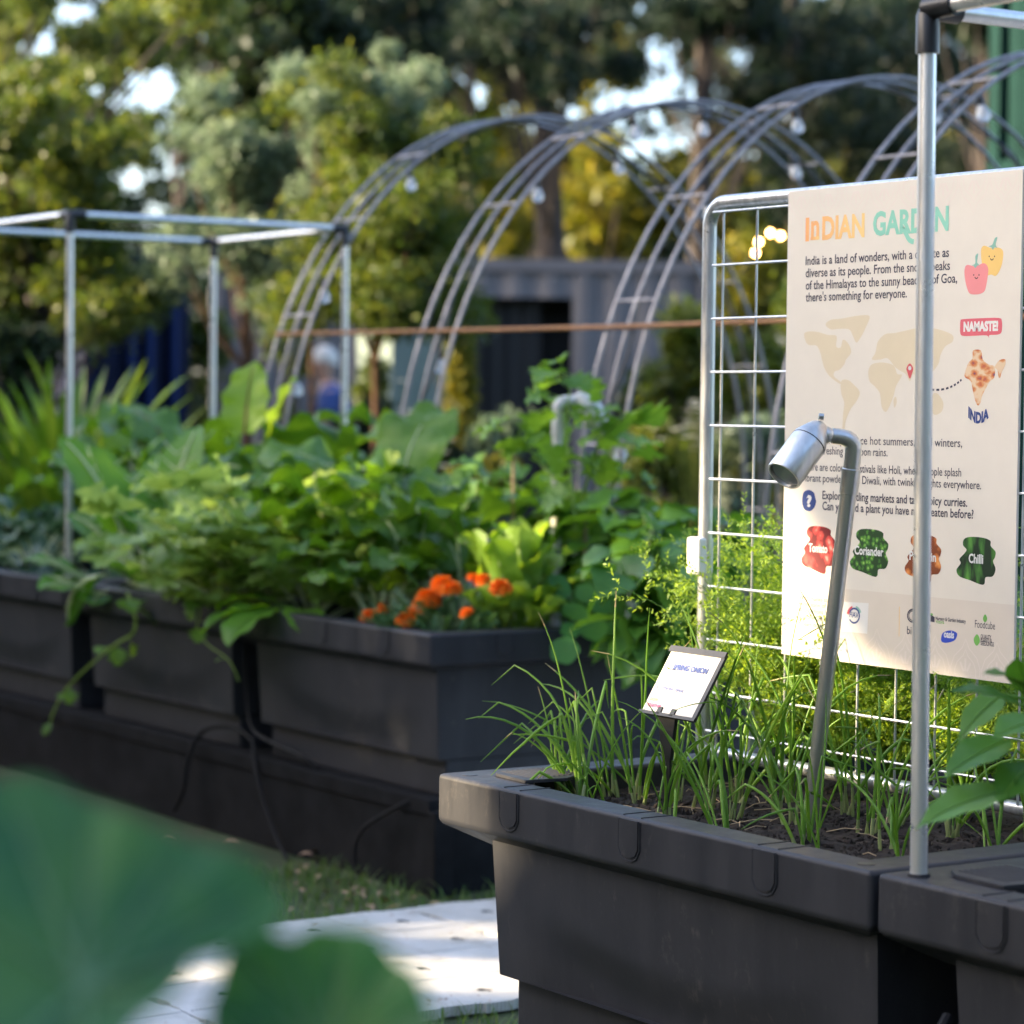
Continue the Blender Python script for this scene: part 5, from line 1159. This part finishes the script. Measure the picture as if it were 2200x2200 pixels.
# ------------------------------------------------------------------ person in a blue shirt
def skin_mesh(name, verts, edges, rad, mt, parent, sub=2):
    me = bpy.data.meshes.new(name); me.from_pydata([tuple(v) for v in verts], edges, []); o = bpy.data.objects.new(name, me); C.objects.link(o)
    m_ = o.modifiers.new('skin', 'SKIN'); 
    for i, r in enumerate(rad): me.skin_vertices[0].data[i].radius = (r, r) if not isinstance(r, tuple) else r
    me.skin_vertices[0].data[0].use_root = True; m_.use_smooth_shade = True
    s_ = o.modifiers.new('sub', 'SUBSURF'); s_.levels = sub; s_.render_levels = sub
    me.materials.append(mt); o.parent = parent; return o
pp = at(*k(622,790),22); pr = thing('person', 'person with white hair in a blue shirt and ochre trousers, stooping beside the arches', 'person', (pp.x, pp.y, 0))
pr.rotation_euler = (0, 0, math.atan2(CR.y, CR.x))      # local x = to the right in the photo
bv = [(0,0,.92),(.03,0,1.10),(.03,0,1.28),(.0,0,1.42),(-.03,0,1.50),(-.06,-.01,1.58),(-.07,-.01,1.66),(-.065,-.01,1.72),
      (.02,-.19,1.40),(-.03,-.23,1.16),(-.22,-.18,1.08),(-.29,-.15,1.08),(.02,.19,1.40),(-.03,.23,1.16),(-.22,.18,1.10),(-.29,.15,1.10),
      (0,-.10,.86),(.02,-.11,.48),(.0,-.11,.09),(-.12,-.12,.04),(0,.10,.86),(.06,.11,.48),(.05,.11,.09),(-.07,.12,.04)]
be = [(0,1),(1,2),(2,3),(3,4),(4,5),(5,6),(6,7),(3,8),(8,9),(9,10),(10,11),(3,12),(12,13),(13,14),(14,15),(0,16),(16,17),(17,18),(18,19),(0,20),(20,21),(21,22),(22,23)]
br = [.14,.13,.145,.12,.055,.08,.10,.075,.055,.043,.032,.035,.055,.043,.032,.035,.085,.058,.042,.04,.085,.058,.042,.04]
for hy in (-.15, .15):                                   # fingers and thumb rooted in the palm
    wi = 11 if hy < 0 else 15; bz_ = bv[wi]
    for q, (dy, l) in enumerate(((-.03,.06),(-.01,.075),(.01,.07),(.03,.055),(.045,.04))):
        i0 = len(bv); bv += [(bz_[0]-.03, bz_[1]+dy*.8, bz_[2]-.005), (bz_[0]-.03-l*.55, bz_[1]+dy, bz_[2]-.015), (bz_[0]-.03-l*.85, bz_[1]+dy, bz_[2]-.045)]
        be += [(wi, i0), (i0, i0+1), (i0+1, i0+2)]; br += [.011,.009,.008]
skin_mesh('body', bv, be, br, M['skin'], pr)
mb = MB(); mb.lathe((-.165,-.01,1.63), (-1,0,-.35), [(0,.012),(.02,.014),(.035,.008)], 8)
for ey in (-.11,.09): mb.lathe((-.06,ey,1.63), (0,1,0), [(0,.025),(.012,.03),(.02,.02)], 10)
mb.build('face_detail', M['skin'], pr)
mb = MB(); mb.grid(lambda u, v: (-.055+.112*math.cos(2*math.pi*v)*math.sin(u*1.75)+.012, -.01+.108*math.sin(2*math.pi*v)*math.sin(u*1.75), 1.675+.118*math.cos(u*1.75) - (.03*max(0,math.cos(2*math.pi*v)) if u > .8 else 0)), 8, 18); mb.build('hair', M['hair'], pr)
skin_mesh('shirt', [(0,0,.95),(.03,0,1.10),(.03,0,1.28),(.0,0,1.42),(.02,-.19,1.40),(-.02,-.225,1.20),(.02,.19,1.40),(-.02,.225,1.20),(-.02,0,1.475)], [(0,1),(1,2),(2,3),(3,4),(4,5),(3,6),(6,7),(3,8)], [.165,.155,.168,.142,.078,.066,.078,.066,.075], M['shirt'], pr)
skin_mesh('trousers', [(0,0,.93),(0,-.10,.84),(.02,-.11,.48),(.0,-.11,.12),(0,.10,.84),(.06,.11,.48),(.05,.11,.12)], [(0,1),(1,2),(2,3),(0,4),(4,5),(5,6)], [.155,.105,.078,.066,.105,.078,.066], M['trousers'], pr)

# ------------------------------------------------------------------ trees and bushes
GAPS = [(140,20,55,32),(95,65,26,36),(55,105,22,14),(170,170,36,26),(215,200,30,30),(255,165,32,46),(300,165,46,50),(385,60,22,36),(395,125,26,42),(310,240,30,22),(340,300,26,22),(250,340,36,30),(290,398,34,26),(320,478,36,13),(622,62,16,26),
        (870,150,20,34),(900,178,34,34),(1240,100,34,44),(1250,178,52,34),(1330,190,50,42),(1388,118,24,36),(1150,195,50,42),(1200,290,60,32),(1280,262,42,34),(870,262,24,34),(1400,296,34,22),(1070,232,26,34),(1480,215,30,20),(1010,240,24,26),(960,205,20,26),(1190,45,22,20)]
GAPS = [(a, b, c*.96, d*.96) for a, b, c, d in GAPS]
for gx, gy, grx, gry in list(GAPS):
    for q in range(9): GAPS.append((gx + rng.normal(0,1.4)*grx, gy + rng.normal(0,1.4)*gry, rng.uniform(4,11), rng.uniform(4,11)))
def gapkeep(P, keep=.03):
    d = P - np.array(tuple(CAM)); z = d@np.array(tuple(CF)); px = (1100 + FPX*(d@np.array(tuple(CR)))/z)*1932/2200; py = (1100 - FPX*(d@np.array(tuple(CU)))/z)*1932/2200
    ok = np.ones(len(P), bool); jx = 14*np.sin(P[:,0]*9+P[:,2]*7)+rng.normal(0,5,len(P)); jy = 14*np.sin(P[:,1]*8+P[:,2]*11)+rng.normal(0,5,len(P))
    for cx, cy, rx, ry in GAPS:
        e = ((px+jx-cx)/rx)**2 + ((py+jy-cy)/ry)**2; ok &= ~((e < 1) & (rng.random(len(P)) > keep))
    return ok
def leaf_cloud(fm, clumps, n, size, aspect=.5, gaps=True, flat=0., hang=0., kill=None):
    """clumps: (x, y, z, rx, ry, rz) ; leaf-sized faces spread through the clumps, more towards their outside"""
    cl = np.array(clumps, float); vol = (cl[:,3]*cl[:,4]*cl[:,5])**.67; ci = rng.choice(len(cl), n, p=vol/vol.sum()); c = cl[ci]
    v = rng.normal(0,1,(n,3)); v /= np.linalg.norm(v, axis=1, keepdims=True); rad = rng.random(n)**.45*(1+.18*rng.normal(0,1,n)); P = c[:,:3] + v*c[:,3:6]*rad[:,None]
    ok = P[:,2] > .05
    if gaps: ok &= gapkeep(P)
    if kill is not None: ok &= kill(P)
    P = P[ok]; n = len(P); a = rng.normal(0,1,(n,3)); a[:,2] -= hang; a /= np.linalg.norm(a, axis=1, keepdims=True)
    b_ = np.cross(a, rng.normal(0,1,(n,3)) + np.array([0,0,flat])); b_ /= np.linalg.norm(b_, axis=1, keepdims=True)+1e-9
    s_ = size*rng.uniform(.6,1.3,n)[:,None]; V = np.stack([P - a*s_*.5, P + b_*s_*.5*aspect, P + a*s_*.5, P - b_*s_*.5*aspect], 1).reshape(-1,3)
    fm.add(V, np.arange(len(V)).reshape(-1,4))
def tree(name, label, base, H, r0, clumps, n, size, mt, bark, group=None, aspect=.5, gaps=True, lean=(0,0), hang=0., kill=None, limbs=1.0):
    base = Vector(base); r_ = thing(name, label, 'tree', base, group=group); mb = MB()
    pts = [Vector((lean[0]*t*t*H, lean[1]*t*t*H, H*t)) + Vector((math.sin(t*5+base.x)*.02*H*t, math.cos(t*4+base.y)*.02*H*t, 0)) for t in np.linspace(0,1,10)]
    mb.tube([pts[0]-Vector((0,0,.1))] + pts, [r0*1.25] + [r0*(1-.8*t) for t in np.linspace(0,1,10)], 10)
    rel = [(c[0]-base.x, c[1]-base.y, c[2], c[3], c[4], c[5]) for c in clumps]
    if limbs:
        for c in rel[:26]:
            q = pts[min(9, max(2, int(9*min(1, (c[2]*.72)/H))))]; e = Vector(c[:3]); m_ = (q+e)/2 + Vector((0,0,-.08*(e-q).length)); mb.tube([q, m_, e], [r0*.32*limbs, r0*.2*limbs, r0*.07*limbs], 6)
    mb.build('trunk', bark, r_)
    fm = FM()
    cl = [(c[0], c[1], c[2], c[3], c[4], c[5]) for c in clumps]; leaf_cloud(fm, cl, n, size, aspect, gaps, hang=hang, kill=kill)
    cr = fm.build('crown', mt, None, False); cr.data.transform(Matrix.Translation(-base)); cr.parent = r_
    return r_
def clumps_px(lst, d, jit=.5, sub=7):
    """(px, py, half-width px, half-height px) at depth d broken into several smaller clumps"""
    out = []; s_ = d/FPX*2200/1932
    for px, py, rx, ry in lst:
        for q in range(sub):
            a, b2 = rng.normal(0,.5), rng.normal(0,.5); dd = d + rng.normal(0,1)*jit; c = at(*k(px+a*rx, py+b2*ry), dd); f = rng.uniform(.42,.7); out.append((c.x, c.y, c.z, rx*s_*f, rx*s_*f, ry*s_*f))
    return out
def gnd(px, d): p = at(*k(px,900),d); return (p.x, p.y, 0)
# two small standard trees with grey-green tops
tree('olive_tree', 'grey-green bushy standard tree in the middle left, left of the taller one', gnd(462,16), 1.9, .05, clumps_px([(430,260,110,80),(480,330,130,110),(420,430,110,100),(500,500,120,110)],16,.35), 17000, .06, M['olive'], M['brownbark'], 'small standard trees before the container', .4)
tree('olive_tree', 'taller standard tree with a pale feathery top behind the first arches', gnd(707,15.2), 2.0, .05, clumps_px([(700,220,110,90),(640,280,110,100),(780,300,110,100)],15.2,.35)+clumps_px([(680,420,160,110),(800,440,120,110),(640,540,130,90),(760,560,140,80)],15,.35), 30000, .058, M['bush'], M['brownbark'], 'small standard trees before the container', .4)
tree('olive_tree', 'pale silvery top shoots rising from behind the taller standard tree', gnd(585,15.8), 1.9, .04, clumps_px([(690,170,70,60),(620,220,80,60),(760,230,80,60),(580,290,70,70)],15.6,.3), 9000, .06, M['olive'], M['brownbark'], 'small standard trees before the container', .35)
tree('bushy_tree', 'broad green tree filling the left edge behind the pipe frame', gnd(60,17), 2.6, .08, clumps_px([(40,330,130,120),(160,420,120,120),(60,500,140,110),(230,520,110,90),(130,300,100,80),(20,220,90,70)],17,.5), 30000, .065, M['bush'], M['bark'], 'leafy trees on the left', .5)
tree('bushy_tree', 'overhanging tree across the top left corner', gnd(-120,19), 4.6, .10, clumps_px([(40,40,120,70),(180,90,110,70),(330,30,110,60),(20,150,90,60),(300,130,90,60),(120,190,90,60),(240,280,90,50),(180,240,80,50),(380,220,70,80)],20,.6), 26000, .075, M['bush'], M['bark'], 'leafy trees on the left', .5)
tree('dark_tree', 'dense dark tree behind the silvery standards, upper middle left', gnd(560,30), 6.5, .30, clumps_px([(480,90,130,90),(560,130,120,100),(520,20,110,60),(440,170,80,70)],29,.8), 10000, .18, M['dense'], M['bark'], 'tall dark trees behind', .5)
PINES = [(595,35,.26,'pine trunk behind the standards, its left side in shade',[(660,60,90,70),(760,70,100,70),(700,0,120,50)]),(885,42,.15,'slim pale pine trunk left of the thick one',[(860,40,90,60),(820,110,70,60)]),
 (1035,30,.24,'thick dark pine trunk above the container',[(980,60,110,80),(1090,30,90,60),(1000,140,60,70)]),(1315,32,.20,'pine trunk with its top lit pale orange',[(1250,30,80,40),(1390,40,110,60),(1420,150,60,60),(1180,120,60,40)]),
 (1500,34,.2,'pine behind the third arch, dark boughs',[(1500,60,120,80),(1560,160,120,90),(1600,260,120,70),(1470,330,80,60)]),(1812,38,.17,'slim pine trunk lit pale beside the nearest pipe',[(1700,100,100,90),(1800,150,90,70),(1680,240,90,70),(1780,300,90,70),(1650,20,100,50)]),(1868,27,.26,'thick grey trunk left of the dark green containers',[(1860,40,80,60),(1850,-60,90,60)])]
for px, d, r0, lab, cl in PINES:
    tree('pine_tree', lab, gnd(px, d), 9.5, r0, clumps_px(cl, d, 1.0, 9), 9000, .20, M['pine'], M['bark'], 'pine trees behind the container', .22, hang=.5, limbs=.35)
# lit yellow-green trees farther back
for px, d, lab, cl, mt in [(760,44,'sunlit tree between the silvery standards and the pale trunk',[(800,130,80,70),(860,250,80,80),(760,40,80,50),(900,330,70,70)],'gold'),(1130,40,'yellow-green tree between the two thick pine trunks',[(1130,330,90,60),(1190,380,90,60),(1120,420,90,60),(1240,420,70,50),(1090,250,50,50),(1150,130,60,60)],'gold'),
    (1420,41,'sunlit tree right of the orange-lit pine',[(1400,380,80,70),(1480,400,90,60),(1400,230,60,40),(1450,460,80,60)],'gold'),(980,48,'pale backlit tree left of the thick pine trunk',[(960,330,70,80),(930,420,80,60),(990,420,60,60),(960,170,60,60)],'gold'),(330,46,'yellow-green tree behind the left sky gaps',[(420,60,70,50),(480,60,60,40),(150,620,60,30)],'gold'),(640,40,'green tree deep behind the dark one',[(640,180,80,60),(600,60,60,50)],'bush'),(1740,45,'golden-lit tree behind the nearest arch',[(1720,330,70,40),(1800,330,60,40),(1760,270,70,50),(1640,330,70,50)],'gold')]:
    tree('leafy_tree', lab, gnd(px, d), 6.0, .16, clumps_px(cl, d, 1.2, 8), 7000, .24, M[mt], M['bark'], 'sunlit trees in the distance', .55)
# bushes in front of and beside the container
def bush(label, px, py, rx, ry, d, n, size, mt, group='garden shrubs beyond the arches', name='shrub', aspect=.5):
    c = at(*k(px, py), d); s_ = d/FPX*2200/1932; r_ = thing(name, label, 'shrub', (c.x, c.y, 0), group=group); fm = FM()
    cl = [(rng.normal(0,.35)*rx*s_, rng.normal(0,.35)*rx*s_, c.z + rng.normal(0,.35)*ry*s_, rx*s_*.6, rx*s_*.6, ry*s_*.6) for q in range(7)] + [(0,0,c.z*.5, rx*s_*.5, rx*s_*.5, c.z*.5)]
    leaf_cloud(fm, cl, n, size, aspect, False); fm.build('leaves', M[mt], r_, False)
    mb = MB()
    for q in range(4): mb.tube([(0,0,0),(rng.normal(0,.1)*rx*s_, rng.normal(0,.1)*rx*s_, c.z*.5),(rng.normal(0,.4)*rx*s_, rng.normal(0,.4)*rx*s_, c.z)], [.02,.014,.006], 5)
    mb.build('stem', M['bark'], r_)
    return r_
for px, py, rx, ry, d, n, sz, mt, lab in [(945,850,65,60,14,2600,.05,'olive','round grey-green shrub before the dark doorway'),(920,900,50,40,13,1800,.05,'gold','low yellow-green shrub below the dark doorway'),(800,870,70,70,14,2600,.06,'dense','dark shrub with white blooms right of the shed'),
    (1210,780,60,90,18,2600,.07,'dense','dark shrub against the container\'s right end'),(1300,700,90,110,17,3600,.08,'bush','green shrub at the right end of the container'),(1260,870,90,60,13,3000,.06,'bush','low green shrub left of the mesh post'),(1440,560,110,110,20,4200,.09,'gold','yellow-brown bush seen through the mesh'),(1430,720,90,90,16,3400,.08,'bush','green bush low behind the mesh'),(1400,830,80,60,13,2600,.06,'olive','bluish low shrub behind the mesh post'),(1200,880,70,50,14,2200,.06,'olive','blue-green mound right of the climbing vine'),
    (860,700,40,120,21,2200,.08,'gold','narrow yellow-green shrub at the doorway\'s left jamb'),(100,600,70,60,24,2200,.09,'gold','sunlit pale bush above the strap-leaf plant'),(400,650,50,60,22,1800,.08,'bush','green shrub between the navy container and the standard tree'),(545,650,40,60,24,2000,.08,'bush','green shrub left of the person in blue'),(690,840,70,60,18,2200,.07,'dense','dark shrub below the shed'),(1560,600,120,120,19,3600,.09,'bush','shrub hidden mostly behind the sign'),(20,680,80,80,15,2400,.07,'dense','dark shrub at the left edge under the broad tree'),(700,735,34,60,19.5,1800,.07,'bush','narrow dark shrub before the pale shed, left of it')]:
    bush(lab, px, py, rx, ry, d, n, sz, mt)
for px, py, d, n, lab in ((790,800,13.8,46,'cluster of white flowers left of the doorway'),(820,880,13.5,16,'small white flowers low by the doorway'),(1315,805,12.8,26,'white flower cluster left of the mesh post')):
    c = at(*k(px, py), d); r_ = thing('white_flower', lab, 'flowers', (c.x, c.y, 0), group='white flowering plants'); fm = FM(); fs = FM()
    for q in range(n):
        o = np.array([rng.normal(0,.07), rng.normal(0,.07), c.z + rng.normal(0,.06)]); ftube(fs, bez((0,0,0),(o[0]*.2,o[1]*.2,o[2]*.6),o,6), .004, 4)
        for t in range(6): blade(fm, o, nrmz(np.array([math.cos(t*1.05), math.sin(t*1.05), .5])), .035, .014, 'oval', nu=3, nv=2, fold=.1)
    fm.build('blossom', M['whiteflower'], r_); fs.build('stem', M['bush'], r_)
# strap-leaved plant
c = gnd(130,12.6); r_ = thing('strap_leaf_plant', 'big clump of upright yellow-green strap leaves at the left', 'strap-leaved plant', (c[0], c[1], .42)); fl = FM()
for q in range(170):
    az = rng.uniform(0,6.283); e = rng.uniform(.8,1.5) if q < 130 else rng.uniform(.2,.7); h = np.array([math.cos(az), math.sin(az), 0]); d = h*math.cos(e) + np.array([0,0,math.sin(e)])
    blade(fl, np.array([rng.normal(0,.07), rng.normal(0,.07), 0]), d, rng.uniform(.75,1.22), rng.uniform(.020,.034), 'strap', curl=rng.uniform(.15,.7), fold=.4, nu=10, nv=2)
fl.build('leaves', M['strap'], r_)
mb = MB(); mb.lathe((0,0,-.42), (0,0,1), [(0,.28),(.02,.30),(.46,.38),(.47,.35),(.40,.33)], 20); mb.build('pot', M['plinth'], r_)
# far wood closing the view
fm = FM(); cl = []
for px in range(-300, 2300, 55):
    for py in range(-60, 800, 60):
        if py < 300 and rng.random() < .12: continue
        c = at(*k(px+rng.uniform(-25,25), py+rng.uniform(-25,25)), 58+rng.uniform(-5,8)); cl.append((c.x, c.y, c.z, .9, .9, .8))
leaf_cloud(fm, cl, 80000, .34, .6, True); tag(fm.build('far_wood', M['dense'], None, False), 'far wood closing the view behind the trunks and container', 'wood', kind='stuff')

# ------------------------------------------------------------------ unseen trees against the low sun, crowns opened to let sun patches through
SN = np.array(tuple(SUNV))
LIT = [((.6,.70,1.58),.20,.80),((.6,.88,.98),.12,.78),((.8,.95,.92),.26),((.75,.75,.72),.18),((.75,.5,.68),.12),((.62,1.19,1.35),.16),((.62,1.19,1.0),.2),((.02,1.09,.60),.15,.0),((.02,1.02,.46),.07,.2),((.2,.98,.80),.16,.5),((.33,.70,.88),.12,.4),((.45,.6,.85),.1,.4),((.03,.95,.66),.03),
       (tuple(at_x(*k(520,930),1.38)),.26),(tuple(at_x(*k(350,850),1.45)),.22,.4),(tuple(at_x(*k(640,820),1.75)),.24,.35),(tuple(at_x(*k(760,920),1.6)),.2,.35),(tuple(at_x(*k(1000,900),1.9)),.2,.4),(tuple(at_x(*k(560,960),1.40)),.14),(tuple(at_x(*k(450,990),1.38)),.10),(tuple(at_x(*k(975,1060),1.52)),.16),(tuple(at_x(*k(840,1120),1.38)),.10),(tuple(at_x(*k(1100,1150),1.6)),.16),(tuple(at_x(*k(600,960),1.45)),.08),(tuple(at_x(*k(690,1160),1.2)),.06),(tuple(at_x(*k(770,1185),1.2)),.05),
       ((.55,2.25,0),.22),((1.0,2.5,0),.16),((.75,2.1,0),.2),(tuple(at_x(*k(450,740),1.72)),.14),(tuple(at_x(*k(600,800),1.7)),.12,.35),(tuple(at_x(*k(250,850),1.36)),.14,.4),(tuple(at_x(*k(700,870),1.6)),.13,.35),(tuple(at_x(*k(830,950),1.6)),.12,.3),(tuple(at_x(*k(1200,920),1.9)),.16,.4),(tuple(at_x(*k(1100,760),1.92)),.12,.3),(tuple(at_x(*k(780,800),1.9)),.10,.3),(tuple(at_x(*k(1150,1000),1.8)),.08),(tuple(at_x(*k(1740,1000),.03)),.04)]
def sunlit(P):  # clears crown leaves along sun rays so chosen spots are lit
    ok = np.ones(len(P), bool)
    for T, r, *kp in LIT:
        d = P - np.array(T); ax = d@SN; pr_ = np.linalg.norm(d - ax[:,None]*SN[None,:], axis=1)
        ok &= ~((pr_ < r + .02*rng.normal(0,1,len(P))) & (rng.random(len(P)) > (kp[0] if kp else .05)))
    return ok
perp = Vector((-SUNV.y, SUNV.x, 0)).normalized()
SC = Vector((.7,2.6,0)) + Vector((SUNV.x, SUNV.y, 0)).normalized()*10.5
for i, (off, lab) in enumerate(zip((-5.0,-2.9,-.9,1.1,3.1,5.3), ['shade tree of the row standing left of the view, between garden and sun']*6)):
    b = SC - perp*off; cl = []
    for q in range(46):
        t_ = rng.uniform(-1.5,1.5); cl.append((b.x + perp.x*t_ + rng.uniform(-.7,.7), b.y + perp.y*t_ + rng.uniform(-.7,.7), rng.uniform(2.6,6.6), .8, .8, .65))
    tree('shade_tree', lab, (b.x, b.y, 0), 5.2, .13, cl, 24000, .14, M['shade'], M['bark'], 'shade trees left of the view', .6, False, kill=sunlit)

# unseen trees added left of and behind the camera, blocking low sky glow
for q, az in enumerate(range(-38, 190, 19)):
    a = math.atan2(SUNV.y, SUNV.x) - R(25) + R(az + 6); rr = 13 + 1.5*math.sin(q*2.1); low = az < 52
    b = Vector((.2 + rr*math.cos(a), .8 + rr*math.sin(a), 0)); top = 2.6 if az < -10 else (3.4 if low else 7.5); cl = []
    tn = Vector((-math.sin(a), math.cos(a), 0))
    for w_ in range(34):
        o = rng.uniform(-2.4,2.4); cl.append((b.x + tn.x*o + rng.uniform(-.6,.6), b.y + tn.y*o + rng.uniform(-.6,.6), rng.uniform(.3, top), 1.0, 1.0, .8))
    tree('screen_tree', 'dense dark tree of the belt around the garden, outside the photo', (b.x, b.y, 0), top*.8, .16, cl, 4600, .34, M['shade'], M['bark'], 'trees around the garden outside the photo', .6, False)

# unseen trees added left of the view to shade the container yard
for q, dep in enumerate((15, 18.5, 22, 25.5)):
    b = CAM + CF*dep - CR*(dep*.2 + 4.6); b.z = 0; cl = []
    for w_ in range(30):
        o = rng.uniform(-1.7,1.7); cl.append((b.x + CF.x*o + rng.uniform(-.5,.5), b.y + CF.y*o + rng.uniform(-.5,.5), rng.uniform(.4,2.9), .9, .9, .6))
    tree('yard_tree', 'bushy tree of the row standing left of the view beside the container yard', b, 2.8, .12, cl, 4500, .22, M['dense'], M['bark'], 'trees left of the view beside the container yard', .6, False)
